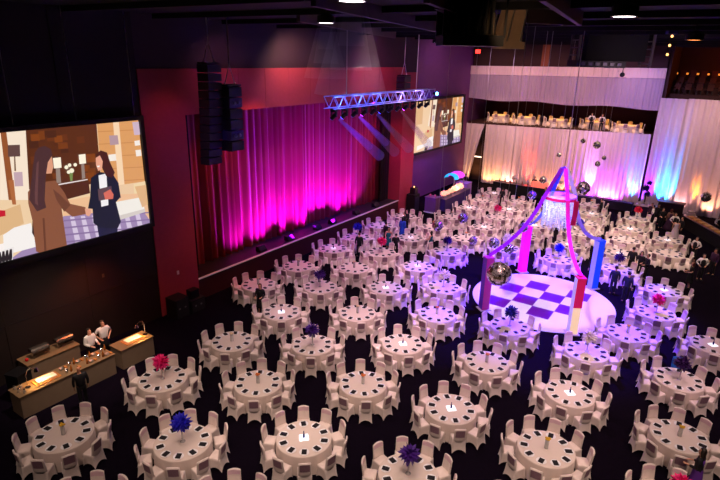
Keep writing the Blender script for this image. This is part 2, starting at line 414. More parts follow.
for i, (bx, by) in enumerate(BT):
    t = empty('banquet_table', (bx, by, BALC_Z), 0, 'round white table on the balcony, %s from the left' % ORD[[1, 2, 3, 5, 4][i]], 'table', 'balcony tables')
    link('tablecloth', cloth_me, t); link('tabletop', top_me, t)

# ================================================================== the room
carpet = mat('dark_carpet', (12, 6, 18), .95, noise=.7, nscale=9); carpet.node_tree.nodes['Principled BSDF'].inputs['Specular IOR Level'].default_value = .05
wallm = mat('dark_brown_panel', (25, 12, 11), .7, noise=.25, nscale=2)
upperm = mat('dark_plum_paint', (52, 36, 46), .7, noise=.15, nscale=3)
redm = mat('crimson_fabric_panel', (164, 60, 76), .8, noise=.12, nscale=5)
ceilm = mat('black_ceiling_paint', (15, 11, 13), .9)
beamm = mat('painted_ceiling_beam', (60, 42, 48), .7)
plumw = mat('plum_wall_paint', (112, 62, 120), .7, noise=.1, nscale=3)
farm = mat('dark_brown_wall', (62, 36, 34), .8, noise=.15, nscale=2)
H = 14.3
b = MB(); b.box(-28, 13, -7, 64, -.3, 0); struct(b.build('floor', carpet))
b = MB(); b.box(-28, 13, -7, 64, H, H+.3); struct(b.build('ceiling', ceilm))
b = MB(); b.box(-22.4, -21.9, -7, 15.0, 0, H)
for y in (1, 4.5, 8, 11.5): b.box(-21.91, -21.88, y, y+.03, 0, H)
for z in (2.4, 4.6, 10.4, 12.4): b.box(-21.91, -21.88, -7, 15, z, z+.03)
struct(b.build('wall_left', wallm))
b = MB(); b.box(-22.4, -21.85, 15.0, 17.4, 0, 12.0)
for z in (3, 6, 9): b.box(-21.86, -21.84, 15.0, 17.4, z, z+.02)
struct(b.build('wall_left_red_panel', redm))
b = MB(); b.box(-22.4, -21.85, 17.4, 38.8, 9.85, 12.0)
for y in range(19, 38, 2): b.box(-21.86, -21.84, y, y+.02, 9.85, 12.0)
struct(b.build('wall_left_red_band', redm))
b = MB(); b.box(-23.4, -21.85, 38.8, 41.0, 0, 11.6); struct(b.build('wall_left_red_pillar', redm))
b = MB(); b.box(-22.4, -21.95, 15.0, 41.0, 12.0, H); b.box(-22.0, -21.95, 38.8, 41, 11.6, 12.0); struct(b.build('wall_left_upper', upperm))
b = MB(); b.box(-23.8, -23.3, 41.0, 64, 0, H); struct(b.build('wall_left_far', plumw))
b = MB(); b.box(-28, 13, 62.5, 63, 0, H); struct(b.build('wall_far', farm))
b = MB(); b.box(12.5, 13, -7, 64, 0, H); struct(b.build('wall_right', wallm))
b = MB(); b.box(-28, 13, -7, -6.5, 0, H); struct(b.build('wall_back', wallm))
b = MB(); b.box(-24.6, -24.4, 17.0, 39.2, 1.2, 12); b.box(-24.4, -22.4, 17.2, 17.4, 1.2, 12); struct(b.build('wall_stage_back', black_drape))
# stage
stagem = mat('stage_front_maroon', (64, 16, 28), .7, noise=.2, nscale=3)
b = MB(); b.box(-24.38, -21.9, 17.42, 38.78, 0, 1.2); st = tag(b.build('stage', [stagem]), 'long low stage with a dark maroon front along the left wall', 'stage')
b = MB(); b.box(-24.36, -21.95, 17.44, 38.76, 1.2, 1.215); b.build('stage_floor', mat('stage_floor_black', (40, 36, 46), .5), st)
b = MB(); b.box(-21.95, -21.84, 17.42, 38.78, 1.19, 1.25); b.build('edge_strip', mat('pale_edge_strip', (205, 185, 190), .5, emit=.12, ecol=(220, 190, 200)), st)
def drape(name, a, bb, ztop, zbot, folds, amp, m, rows=8, seed=1, taper=None, off=None):
    r = random.Random(seed); a = Vector(a); bb = Vector(bb); L = (bb-a).length; t = (bb-a)/L; nn = Vector((-t.y, t.x))
    n = int(folds*7); ph = [r.uniform(0, 6.28) for _ in range(4)]
    vs = []
    for j in range(rows+1):
        h = j/rows
        for i in range(n+1):
            s = i/n
            w = 2*PI*folds*s+1.6*math.sin(2*PI*folds*s*.13+ph[0])+.9*math.sin(2*PI*folds*s*.31+ph[1])
            d = amp*(math.sin(w)*(.75+.25*math.sin(3*s*folds+ph[2]))+.35*math.sin(w*2.1+ph[3]))*(.7+.3*(1-h))
            z0, z1 = zbot(s), ztop(s); z = z0+(z1-z0)*h
            ss = taper(s, h) if taper else s
            p = a+t*(L*ss)+nn*d
            vs.append((p.x, p.y, z))
    fs = [(j*(n+1)+i, j*(n+1)+i+1, (j+1)*(n+1)+i+1, (j+1)*(n+1)+i) for j in range(rows) for i in range(n)]
    return MB().add(vs, fs).build(name, m, None, smooth=True)
K = lambda c: (lambda s: c)
redc = mat('red_velvet_curtain', (132, 26, 42), .75, sheen=.2)
o = drape('stage_curtain', (-23.55, 17.4), (-23.55, 28.1), K(9.9), K(1.24), 19, .26, redc, 6, 3); tag(o, 'red velvet stage curtain, the half nearer the big screen', 'curtain')
o = drape('stage_curtain', (-23.62, 28.18), (-23.62, 38.8), K(9.9), K(1.24), 18, .26, redc, 6, 8); tag(o, 'red velvet stage curtain, the half under the lighting truss', 'curtain')
o = drape('stage_leg_drape', (-22.9, 17.45), (-22.9, 18.3), K(9.85), K(1.24), 3, .08, black_drape, 3, 5); tag(o, 'narrow black leg drape at the near end of stage', 'curtain')
o = drape('stage_leg_drape', (-22.9, 37.3), (-22.9, 38.75), K(9.85), K(1.24), 4, .08, black_drape, 3, 6); tag(o, 'narrow black leg drape at the far end of stage', 'curtain')
# stage monitors and footlights along the lip
for i, (px, py) in enumerate(((262, 251), (290, 240), (318, 229), (333, 222), (357, 211), (376, 204))):
    p = on_x(px, py, -22.3); y = p.y
    r = empty('stage_monitor', (-22.35, y, 1.216), 0, 'black wedge monitor on the stage lip, %s from the near end' % ORD[i+1], 'speaker', 'stage monitors')
    m = MB(); m.add([(-.2, -.28, 0), (.2, -.28, 0), (.2, .28, 0), (-.2, .28, 0), (-.2, -.28, .3), (-.02, -.28, .33), (-.02, .28, .33), (-.2, .28, .3), (.2, -.28, .08), (.2, .28, .08)],
          [(0, 3, 2, 1), (0, 4, 7, 3), (4, 5, 6, 7), (5, 8, 9, 6), (8, 1, 2, 9), (0, 1, 8, 5, 4), (3, 7, 6, 9, 2)]); m.build('cabinet', black, r)
    m = MB(); m.add([(0, -.22, .325), (.19, -.22, .1), (.19, .22, .1), (0, .22, .325)], [(0, 1, 2, 3)]); m.build('grille', mat('speaker_grille', (34, 32, 40), .5), r)
# ------------------------------------------------------------------ screens
SX = -21.6
def clip(poly, ax, lim, keep_less):
    out = []
    for i in range(len(poly)):
        p, q = poly[i], poly[(i+1) % len(poly)]
        ip = (p[ax] <= lim) == keep_less or p[ax] == lim; iq = (q[ax] <= lim) == keep_less or q[ax] == lim
        if ip: out.append(p)
        if ip != iq:
            t = (lim-p[ax])/(q[ax]-p[ax]); out.append(tuple(p[k]+t*(q[k]-p[k]) for k in range(2)))
    return out
s1 = on_x(137.9, 119.6, SX); s2 = on_x(148.3, 222.6, SX)
Y1 = (s1.y+s2.y)/2; ZT, ZB = s1.z, s2.z; SH = ZT-ZB; SW = SH*16/9; Y0 = Y1-SW
def uv(tile, x, y):                  # a spot of the picture, as (0..1 across, 0..1 up)
    px, py = (x/4.8, (100 if tile == 1 else 180)+y/4.8)
    p = on_x(px, py, SX); return ((p.y-Y0)/SW, (p.z-ZB)/SH)
PIC = []
def P(col, pts): PIC.append((col, pts))
def Q(col, *pts): P(col, [uv(*q) for q in pts])
P((238, 205, 165), [(0, 0), (1, 0), (1, 1), (0, 1)])
P((222, 178, 130), [(0, .55), (.18, .55), (.18, 1), (0, 1)])
Q((248, 228, 205), (1, 0, 130), (1, 128, 130), (1, 160, 480), (1, 0, 480))
Q((150, 84, 46), (1, 0, 135), (1, 28, 135), (1, 75, 480), (1, 42, 480)); Q((176, 104, 60), (2, 40, 0), (2, 66, 0), (2, 78, 118), (2, 60, 118))
Q((92, 46, 26), (1, 122, 120), (1, 462, 96), (1, 486, 400), (1, 140, 430))
rr = random.Random(4)
for i in range(26):
    x = rr.uniform(130, 440); y = rr.uniform(125, 360); w = rr.uniform(24, 46); h = rr.uniform(24, 40)
    Q((92+[-14, 0, 14, 28, 40][i % 5], 46+[-6, 0, 6, 14, 20][i % 5], 26), (1, x, y), (1, x+w, y-3), (1, x+w+4, y+h), (1, x+4, y+h+3))
Q((222, 158, 98), (1, 462, 90), (1, 700, 80), (1, 712, 420), (1, 486, 420))
for y in (150, 210, 270, 330, 390): Q((206, 138, 80), (1, 466, y), (1, 700, y-12), (1, 700, y-8), (1, 466, y+4))
Q((248, 214, 176), (1, 538, 90), (1, 566, 90), (1, 596, 420), (1, 566, 420))
Q((100, 70, 66), (1, 34, 216), (1, 92, 214), (1, 94, 270), (1, 36, 272)); Q((120, 84, 60), (1, 64, 270), (1, 70, 270), (1, 74, 340), (1, 66, 340)); Q((196, 166, 176), (1, 62, 346), (1, 104, 344), (1, 108, 412), (1, 68, 414))
Q((255, 244, 220), (1, 250, 278), (1, 288, 274), (1, 292, 324), (1, 256, 328)); Q((150, 130, 120), (1, 264, 328), (1, 284, 326), (1, 290, 396), (1, 268, 398))
Q((255, 244, 220), (1, 374, 262), (1, 406, 258), (1, 410, 303), (1, 378, 307)); Q((150, 130, 120), (1, 386, 306), (1, 400, 305), (1, 406, 375), (1, 390, 378))
Q((120, 140, 80), (1, 328, 345), (1, 346, 345), (1, 344, 388), (1, 334, 388))
for (x, y, r) in ((315, 322, 10), (330, 312, 9), (340, 338, 12), (357, 310, 9), (325, 345, 9)):
    Q((250, 240, 214), *[(1, x+r*math.cos(a), y+r*math.sin(a)) for a in [k*PI/4 for k in range(8)]])
Q((235, 222, 220), (1, 275, 402), (1, 416, 378), (1, 416, 390), (1, 278, 414))
Q((84, 42, 28), (2, 276, 24), (2, 420, -2), (2, 428, 62), (2, 300, 96))
Q((182, 150, 158), (1, 519, 170), (1, 560, 168), (1, 566, 212), (1, 524, 216)); Q((206, 180, 200), (1, 630, 106), (1, 666, 103), (1, 674, 165), (1, 640, 168))
Q((246, 236, 226), (1, 515, 262), (1, 550, 258), (1, 554, 290), (1, 518, 293)); Q((246, 236, 226), (1, 640, 196), (1, 665, 192), (1, 668, 216), (1, 643, 219)); Q((246, 236, 226), (1, 645, 240), (1, 671, 237), (1, 674, 267), (1, 649, 270))
Q((236, 200, 160), (1, 480, 420), (1, 720, 385), (1, 720, 490), (1, 480, 490)); Q((240, 214, 170), (1, 636, 402), (1, 690, 388), (1, 702, 480), (1, 642, 482))
Q((238, 190, 146), (2, 290, 100), (2, 440, 74), (2, 720, 60), (2, 720, 200), (2, 300, 180))
Q((160, 136, 178), (2, -40, 440), (2, 150, 300), (2, 300, 172), (2, 430, 158), (2, 690, 158), (2, 740, 230), (2, 740, 460), (2, -40, 460))
for k in range(7):
    x = 330+k*52; Q((214, 198, 222), (2, x, 175-3*k), (2, x+20, 173-3*k), (2, x+62, 330-3*k), (2, x+34, 334-3*k))
for k in range(4): Q((138, 112, 158), (2, 300, 190+k*34), (2, 720, 150+k*34), (2, 720, 156+k*34), (2, 300, 198+k*34))
Q((242, 236, 226), (2, 548, 104), (2, 676, 80), (2, 690, 150), (2, 562, 192)); Q((214, 204, 196), (2, 560, 170), (2, 690, 136), (2, 690, 152), (2, 562, 192)); Q((226, 180, 130), (2, 640, 30), (2, 706, 20), (2, 708, 110), (2, 676, 130))
Q((222, 180, 132), (2, -60, 170), (2, 90, 114), (2, 108, 206), (2, 20, 252), (2, -60, 290)); Q((200, 30, 50), (2, -20, 142), (2, 18, 144), (2, 20, 170), (2, -20, 178))
Q((246, 240, 236), (2, 8, 262), (2, 60, 226), (2, 142, 204), (2, 166, 318), (2, 62, 346), (2, 12, 336)); Q((250, 240, 236), (2, -200, 360), (2, 12, 300), (2, 12, 336), (2, -200, 420))
Q((235, 228, 225), (2, -20, 342), (2, 60, 318), (2, 52, 408), (2, -20, 440))
for k in range(4): Q((40, 34, 40), (2, -14+k*18, 345-k*5), (2, -4+k*18, 343-k*5), (2, 4+k*16, 380-k*4), (2, -6+k*16, 420-k*4), (2, -16+k*16, 384-k*4))
# woman in the brown coat, seen from behind
Q((64, 40, 38), (2, 150, 150), (2, 166, 150), (2, 160, 275), (2, 146, 250))
Q((138, 84, 60), (1, 196, 392), (1, 258, 384), (1, 300, 440), (1, 322, 482), (2, 330, 112), (2, 402, 128), (2, 410, 160), (2, 340, 174), (2, 288, 134), (2, 316, 326), (2, 214, 358), (2, 166, 340), (2, 150, 200), (2, 128, 110), (1, 126, 440), (1, 160, 396))
Q((112, 66, 48), (2, 246, 40), (2, 282, 70), (2, 330, 118), (2, 300, 150), (2, 262, 90)); Q((108, 62, 46), (2, 196, 180), (2, 206, 180), (2, 216, 350), (2, 206, 352))
Q((222, 156, 124), (1, 212, 282), (1, 240, 268), (1, 248, 318), (1, 240, 350), (1, 214, 352))
Q((78, 48, 50), (1, 176, 228), (1, 206, 218), (1, 236, 234), (1, 244, 262), (1, 222, 296), (1, 212, 360), (1, 206, 480), (2, 214, 130), (2, 170, 148), (2, 132, 92), (1, 136, 440), (1, 152, 300), (1, 160, 250))
Q((104, 66, 66), (1, 168, 300), (1, 178, 290), (1, 172, 480), (2, 176, 120), (2, 160, 110), (1, 158, 440))
# woman in the navy suit with a tablet
Q((34, 34, 62), (2, 458, 218), (2, 556, 214), (2, 556, 254), (2, 468, 276))
Q((28, 30, 46), (1, 428, 372), (1, 470, 344), (1, 530, 350), (1, 560, 396), (1, 572, 470), (2, 568, 82), (2, 548, 104), (2, 572, 198), (2, 556, 230), (2, 470, 226), (2, 440, 204), (2, 436, 136), (2, 414, 134), (2, 424, 80))
Q((244, 240, 240), (1, 464, 360), (1, 502, 350), (1, 506, 422), (1, 470, 426)); Q((244, 240, 240), (2, 474, 88), (2, 510, 84), (2, 512, 118), (2, 478, 126))
Q((96, 70, 76), (2, 460, 42), (2, 526, 26), (2, 532, 84), (2, 466, 98)); Q((218, 110, 92), (2, 488, 60), (2, 520, 42), (2, 536, 66), (2, 534, 88), (2, 496, 92))
Q((230, 164, 136), (2, 398, 134), (2, 424, 136), (2, 430, 156), (2, 418, 172), (2, 404, 166))
Q((74, 34, 30), (1, 448, 262), (1, 474, 240), (1, 504, 250), (1, 520, 300), (1, 542, 346), (1, 530, 372), (1, 500, 362), (1, 484, 330), (1, 470, 290))
Q((236, 166, 138), (1, 450, 276), (1, 470, 264), (1, 484, 292), (1, 480, 332), (1, 462, 338), (1, 452, 312)); Q((250, 240, 236), (1, 456, 314), (1, 470, 312), (1, 468, 320), (1, 458, 321))
def picture(name, parent, x, y0, w, z0, h, e):
    m = MB(); mats = []; keys = {}
    for i, (c, pts) in enumerate(PIC):
        for ax, lim, less in ((0, 0, False), (0, 1, True), (1, 0, False), (1, 1, True)):
            if pts: pts = clip(pts, ax, lim, less)
        if len(pts) < 3: continue
        if c not in keys:
            keys[c] = len(mats); mats.append(mat('screen_light_%d_%d_%d' % c, (0.01, .01, .01), .3, emit=e, ecol=c))
        m.mi = keys[c]; d = .0015*i
        ar = sum(pts[k][0]*pts[(k+1) % len(pts)][1]-pts[(k+1) % len(pts)][0]*pts[k][1] for k in range(len(pts)))
        if ar < 0: pts = pts[::-1]
        m.add([(x+d, y0+p[0]*w, z0+p[1]*h) for p in pts], [tuple(range(len(pts)))])
    o = m.build(name, mats, parent)
    return o
def screen(x, y0, w, z0, h, lab, e):
    r = empty('video_screen', (0, 0, 0), 0, lab, 'screen')
    m = MB(); fr = .18; m.box(x-.25, x-.02, y0-fr, y0+w+fr, z0-fr, z0+h+fr); m.build('housing', black, r)
    f = MB()
    for (a, b_, c, d) in ((y0-fr, y0+w+fr, z0+h, z0+h+fr), (y0-fr, y0+w+fr, z0-fr, z0), (y0-fr, y0, z0, z0+h), (y0+w, y0+w+fr, z0, z0+h)): f.box(x-.02, x+.2, a, b_, c, d)
    f.build('screen_frame', black, r); picture('screen_picture', r, x-.01, y0, w, z0, h, e)
    return r
sc1 = screen(SX, Y0, SW, ZB, SH, 'big near video screen of two women shaking hands, left wall', 1.0)
for i, (px, py, tx, ty) in enumerate(((0, 70, 12, 119.5), (57.5, 7, 75.6, 116.5), (126, 8, 134, 112.5))):
    p = on_x(tx, ty, SX-.12); m = MB(); m.tube([(p.x, p.y, ZT+.18), (p.x, p.y, H)], .018, 6); m.build('suspension_cable', steel, sc1)
f1 = on_x(413.6, 101.8, -23.05); f2 = on_x(458.9, 146, -23.05); f3 = on_x(460.5, 99.6, -23.05)
screen(-23.05, f1.y, f2.y-f1.y, on_x(412.8, 153.6, -23.05).z, f1.z-on_x(412.8, 153.6, -23.05).z, 'smaller far video screen beyond the stage, same handshake picture', .85)
# ------------------------------------------------------------------ balcony, drapes at the far end
DY = 55.4
b = MB(); b.box(-23.3, -5.2, DY+.35, 62.5, BALC_Z-.45, BALC_Z-.002); struct(b.build('floor_balcony', farm))
b = MB(); b.box(-5.2, 12.5, DY+.35, 62.5, 9.2, 9.6); struct(b.build('floor_gallery', farm))
b = MB(); b.box(-23.3, 12.5, 56.4, 56.6, 0, BALC_Z-.45); struct(b.build('wall_far_lower', farm))
b = MB(); b.box(-5.3, -5.0, DY+.3, 62.5, 0, H); struct(b.build('wall_far_partition', farm))
b = MB(); b.box(-23.3, -5.2, 60.5, 60.8, BALC_Z, H); struct(b.build('wall_balcony_back', mat('maroon_wall', (70, 26, 30), .8)))
b = MB(); b.box(-23.3, -5.2, DY+.3, DY+.6, 9.0, H); struct(b.build('wall_far_upper', farm))
b = MB(); b.box(-16.2, -15.5, DY+.1, DY+.3, 12.2, H); b.build('wall_far_column', mat('rust_column', (150, 80, 50), .7)); struct(bpy.data.objects['wall_far_column'])
sheer = mat('white_sheer_drape', (214, 196, 206), .7, noise=.05, nscale=3, sheen=.2)
sheer_lit = mat('valance_painted_lit', (240, 212, 214), .7)  # paler pink paints in the light on the valance top
def X_of(px, py, y=DY): return on_y(px, py, y)
va, vb, vc, vd = X_of(470.8, 65.6), X_of(667.5, 68.3), X_of(661, 109), X_of(468.3, 97.5)
lin = lambda p, q: (lambda s: p+(q-p)*s)
v_top = lin(va.z, vb.z); v_bot = lambda s: vd.z+(vc.z-vd.z)*s-.16*math.sin(s*PI*2.6)**2
pv = drape('valance_drape', (va.x, DY-.05), (vb.x, DY-.05), v_top, v_bot, 60, .05, mat('mauve_white_valance', (186, 164, 186), .75), 8, 11)  # darker mauve carries the painted shade below the lit strip
tag(pv, 'pale ruched valance drape across the top of the balcony', 'drape')
d = drape('lit_top_band', (va.x, DY-.17), (vb.x, DY-.17), v_top, lambda s: v_top(s)-.85, 60, .035, sheer_lit, 3, 11); d.parent = pv  # lit top strip of the valance above a shadow line, painted as a paler layer
la, lb = X_of(466.3, 122.9), X_of(653, 134.6)
lt = lambda px: (la.z+(lb.z-la.z)*(px-466.3)/(653-466.3))
def low(px0, px1, seed, lab, folds, taper=None, zb=0.03):
    a, bb = X_of(px0, 126).x, X_of(px1, 126).x
    o = drape('floor_drape', (a, DY), (bb, DY), lin(lt(px0), lt(px1)), K(zb), folds*.7, .11, sheer, 10, seed, taper)
    return tag(o, lab, 'drape', 'white drapes below the balcony')
low(466, 485, 21, 'white drape tied back beside a dark gap, below the balcony left end', 6, lambda s, h: s*(1-.62*(1-h)**.8)+.0)
low(486, 522, 22, 'white drape glowing orange, right of the tied-back drape', 12)
low(522, 558, 23, 'white drape glowing coral red behind the far counter', 12)
low(558, 578, 24, 'white drape glowing amber behind the hanging crystal canopy', 8)
low(578, 606, 25, 'white drape glowing bright violet right of the canopy', 10)
low(606, 653, 26, 'white drape glowing pink beside the blue-lit doorway', 15, None)
ra = X_of(664, 98, DY-.35)
o = drape('tall_drape', (ra.x-.25, DY-.35), (ra.x+1.9, DY-.35), K(ra.z), K(.03), 4, .13, sheer, 10, 31); tag(o, 'taller white drape glowing blue, beside the balcony right end', 'drape', 'tall white drapes at right')
o = drape('tall_drape', (ra.x+1.9, DY-.35), (ra.x+8.5, DY-.35), K(ra.z+.05), K(.03), 13, .14, sheer, 10, 33); tag(o, 'tallest white drape with amber glow, at the photo\'s right edge', 'drape', 'tall white drapes at right')
b = MB(); p0 = X_of(471, 156.5, DY+.3); b.box(p0.x, p0.x+1.2, DY+.32, DY+.38, p0.z, p0.z+.12); tag(b.build('lit_sign_bar', mat('white_strip_light', (255, 240, 225), .5, emit=2, ecol=(255, 225, 200))), 'bright strip light glimpsed through the drape gap', 'light')
# gallery seating behind the tall drapes
seatm = mat('rust_seat_fabric', (92, 46, 30), .7)
for r_ in range(3):
    b = MB(); b.box(-4.97, 12.4, 57.2+r_*1.5, 58.7+r_*1.5, 9.6, 9.62+.55*(r_+1)); tag(b.build('seating_tier', farm), 'dark seating tier of the upper gallery, %s row' % ORD[r_+1], 'tier', 'gallery tiers')
    for i in range(18):
        x = -4.4+i*.85; z = 9.62+.55*(r_+1)
        q = pix((x, 57.9+r_*1.5, z))
        if q[0] > 726: break
        t = empty('gallery_chair', (x, 57.9+r_*1.5, z), 0, 'rust tip-up seat in the gallery, %s row, %s from the aisle' % (ORD[r_+1], ORD[i+1] if i < 13 else 'near the end'), 'seat', 'gallery seats')
        m = MB(); m.box(-.25, .25, -.22, .2, .38, .46); m.build('seat', seatm, t); m = MB(); m.box(-.25, .25, .2, .28, .4, .92); m.build('backrest', seatm, t); m = MB(); m.box(-.2, -.15, -.1, .2, 0, .38); m.box(.15, .2, -.1, .2, 0, .38); m.build('leg', black, t)
for i in range(6):
    p = on_y(664+i*10.5, 73+.3*i, 62.3)
    r = empty('gallery_wall_lamp', p, 0, 'small amber lamp glowing at the back of the gallery, %s from the left' % ORD[i+1], 'lamp', 'gallery lamps')
    MB().box(-.3, .3, -.06, .0, -.08, .08).build('lens', mat('amber_strip', (255, 150, 60), .5, emit=1.2, ecol=(255, 140, 50)), r); MB().box(-.34, .34, .0, .19, -.1, .1).build('bracket', black, r)
# ------------------------------------------------------------------ ceiling: beams, lights, hung things
for i, (p0, p1) in enumerate((((316, 0), (452, 32)), ((300, 17.5), (396, 36)), ((546, 0), (582, 25)), ((430, -4), (470, 12)), ((440, 3), (460, 14)), ((527, 18.5), (580, 21)))):
    a = at(*p0, H-.28 if i != 2 else H-.4); c = at(*p1, H-.28 if i != 2 else H-.4)
    m = MB(); m.obox((a.x, a.y), (c.x, c.y), .14, H-.42, H-.001); struct(m.build('ceiling_beam', beamm))
for i, x in enumerate(range(12, 60, 4)):
    m = MB(); m.box(-21.8, 12.4, x, x+.12, H-.2, H-.001); struct(m.build('ceiling_beam', ceilm))
lampm = mat('ceiling_lamp_lit', (255, 245, 240), .5, emit=9, ecol=(255, 235, 235))
CL = []
for i, (px, py, lab) in enumerate(((326, 23, 'above the stage end of the red band'), (436.5, 43, 'over the far screen'), (493, 31, 'inside the black hanging rig'), (624, 16.5, 'above the suspended black box'), (352, 1, 'at the top edge of the photo'), (694, 40, 'over the upper gallery'))):
    p = at(px, py, 13.78 if i != 5 else 13.6); CL.append(p)
    r = empty('ceiling_light', p, 0, 'round lit ceiling downlight '+lab, 'ceiling light', 'ceiling downlights')
    MB().lathe([(1e-6, .0), (.26, .0), (.26, .015), (1e-6, .015)], 20).build('lens', lampm if i != 5 else mat('amber_lamp_lit', (255, 170, 80), .5, emit=6, ecol=(255, 150, 60)), r)
    MB().lathe([(1e-6, .02), (.27, .02), (.27, -.01), (.3, .0), (.3, .22), (.1, .3), (.03, .32), (.03, H-p.z-.002), (1e-6, H-p.z-.002)], 16).build('housing', black, r)
# line arrays
def line_array(px, py_top, py_bot, x, w, n, lab, curve=0, accent=()):
    top = on_x(px, py_top, x); bot = on_x(px, py_bot, x); hh = (top.z-bot.z)/n
    r = empty('line_array_speaker', (x, top.y, bot.z), 0, lab, 'speaker', 'hung line array speakers')
    z = top.z-bot.z
    for i in range(n):
        dx = .0; a = curve*(i/n)**2
        m = MB(); z1 = z-i*hh-.015; z0 = z1-hh+.03
        m.add([(-.35-a, -w/2, z0), (.35-a*1.6, -w/2+.03, z0+.02), (.35-a*1.5, w/2-.03, z0+.02), (-.35-a, w/2, z0), (-.35-a, -w/2, z1), (.35-a*1.5, -w/2+.03, z1-.02), (.35-a*1.5, w/2-.03, z1-.02), (-.35-a, w/2, z1)], [(0, 3, 2, 1), (4, 5, 6, 7), (0, 1, 5, 4), (1, 2, 6, 5), (2, 3, 7, 6), (3, 0, 4, 7)])
        e = m.build('speaker_box', mat('array_grille_lit', (62, 56, 110), .5) if i in accent else mat('array_box', (30, 27, 44), .5), r)
        if i in accent:
            m = MB()
            for dy in (-.12, .14): m.ball((.36, dy, (z0+z1)/2), .09, 10, 6)
            m.build('driver', mat('driver_cone', (120, 120, 190), .4), e)
    m = MB(); m.box(-.3, .3, -w/2, w/2, z, z+.08); m.build('flying_frame', black, r)
    m = MB()
    m.tube([(0, -w/2+.12, z+.08), (0, 0, z+1.0)], .02, 6); m.tube([(0, w/2-.12, z+.08), (0, 0, z+1.0)], .02, 6); m.tube([(0, 0, z+1.0), (0, 0, H-bot.z)], .025, 6); m.build('chain', steel, r)
    for dy in (-w/2+.12, w/2-.12): MB().ball((0, dy, z+.12), .05, 8, 6).build('shackle', steel, r)
    return r
line_array(209, 64, 166, -20.3, .86, 12, 'taller black line array hanging in front of the red panel', .25)
line_array(230, 86, 151, -20.0, .86, 6, 'shorter purple-lit line array hanging beside the taller one', 0, (1, 4))
line_array(404, 76, 95, -21.0, 1.0, 3, 'small black speaker cluster hanging above the truss far end', 0)
# lighting truss over the stage lip
t0 = on_x(328.6, 100, -17.5); t1 = on_x(430.8, 95.6, -17.5)
TZ = (t0.z+t1.z)/2; TL = t1.y-t0.y
tr = empty('lighting_truss', (-17.5, t0.y, TZ), 0, 'blue-lit aluminium lighting truss hanging in front of the stage', 'truss')
alum = mat('aluminium_truss', (200, 202, 220), .4, metal=.2)
h2 = .31; m = MB()
for dx in (-h2, h2):
    for dz in (-h2, h2): m.tube([(dx, 0, dz), (dx, TL, dz)], .03, 8)
m.build('chord', alum, tr); m = MB(); nseg = int(TL/.45)
for i in range(nseg):
    ya, yb = TL*i/nseg, TL*(i+1)/nseg
    for dx in (-h2, h2): m.tube([(dx, ya, -h2 if i % 2 else h2), (dx, yb, h2 if i % 2 else -h2)], .022, 6)
    m.tube([(-h2 if i % 2 else h2, ya, h2), (h2 if i % 2 else -h2, yb, h2)], .016, 6)
m.build('lattice_brace', alum, tr)
for yy in (1.6, TL-2.2):
    m = MB(); m.tube([(0, yy, h2), (0, yy, H-TZ-.001)], .03, 6); m.build('chain', steel, tr)
HEADS = []
for i in range(12):
    y = TL*(i+.5)/12
    fx = empty('stage_spotlight', (-17.5, t0.y+y, TZ-h2-.032), 0, 'black moving head light under the stage truss, %s from the near end' % ORD[i+1], 'stage light', 'moving head lights on the truss')
    m = MB(); m.cbox(0, 0, -.12, .3, .3, .12); m.build('base', black_gloss, fx)
    m = MB(); m.box(-.18, -.14, -.06, .06, -.42, -.12); m.box(.14, .18, -.06, .06, -.42, -.12); m.box(-.18, .18, -.06, .06, -.16, -.12); m.build('yoke', black_gloss, fx)
    hd = MB().tube([(.12, 0, -.25), (-.06, 0, -.42), (-.16, 0, -.52)], [.1, .13, .12], 12).build('head', black_gloss, fx)
    hot = i in (1, 3, 5, 8)
    lc = [(70, 80, 255), (200, 60, 255), (70, 70, 255), (170, 60, 255)][(1, 3, 5, 8).index(i)] if hot else (90, 100, 220)
    mm = MB(); q = Vector((-.163, 0, -.524)); mm.tube([q, q+Vector((-.012, 0, -.012))], .1, 12); mm.build('lens', mat('beam_lens_%d' % (i if hot else 99), lc, .2, emit=14 if hot else .6, ecol=lc), hd)
    HEADS.append((Vector((-17.66, t0.y+y, TZ-h2-.55)), hot, lc))
fx = empty('truss_spotlight', (-17.03, t1.y-.45, TZ+.05), 0, 'bright blue spotlight at the far end of the truss', 'stage light')
MB().tube([(-.0, 0, 0), (.25, -.1, 0)], .12, 12).build('can', black_gloss, fx); MB().tube([(.25, -.1, 0), (.27, -.108, 0)], .11, 12).build('lens', mat('blue_lens', (90, 160, 255), .2, emit=20, ecol=(90, 160, 255)), fx)
# hanging rig, cream panel and suspended box
def frame_box(m, x0, x1, y0, y1, z0, z1, w):
    for x in (x0, x1):
        for y in (y0, y1): m.cbox(x, y, z0, w, w, z1-z0)
    for z in (z0, z1-w):
        for x in (x0, x1): m.box(x-w/2, x+w/2, y0, y1, z, z+w)
        for y in (y0, y1): m.box(x0, x1, y-w/2, y+w/2, z, z+w)
c0 = EYE+ray(472, 43)*14
rg = empty('hanging_equipment_rig', (c0.x, c0.y, c0.z), ROT, 'black open equipment rig hanging from the ceiling at top centre', 'rig')
m = MB(); m.box(-.85, .65, -.7, .7, -.08, .12); m.build('tray', black, rg)
m = MB(); frame_box(m, -.85, .65, -.7, .7, .12, H-c0.z-.002, .05); m.build('frame', black, rg)
m = MB(); m.box(-.85, .65, .62, .68, .12, H-c0.z-.002); m.build('back_panel', black, rg)
rrr = random.Random(2)
for i in range(9):
    x = -.75+i*.16; m = MB(); m.cbox(x, -.2+.3*rrr.random(), .12, .05, .06, rrr.uniform(.3, .9)); m.cbox(x+.03, 0, .12, .08, .2, .1); m.build('fitting', mat('dim_brass_fitting', (90, 72, 46), .5), rg)
c1 = EYE+ray(509, 41)*16
cp = empty('cream_lighting_panel', (c1.x, c1.y, c1.z), ROT, 'cream panel hanging on struts beside the black rig', 'panel')
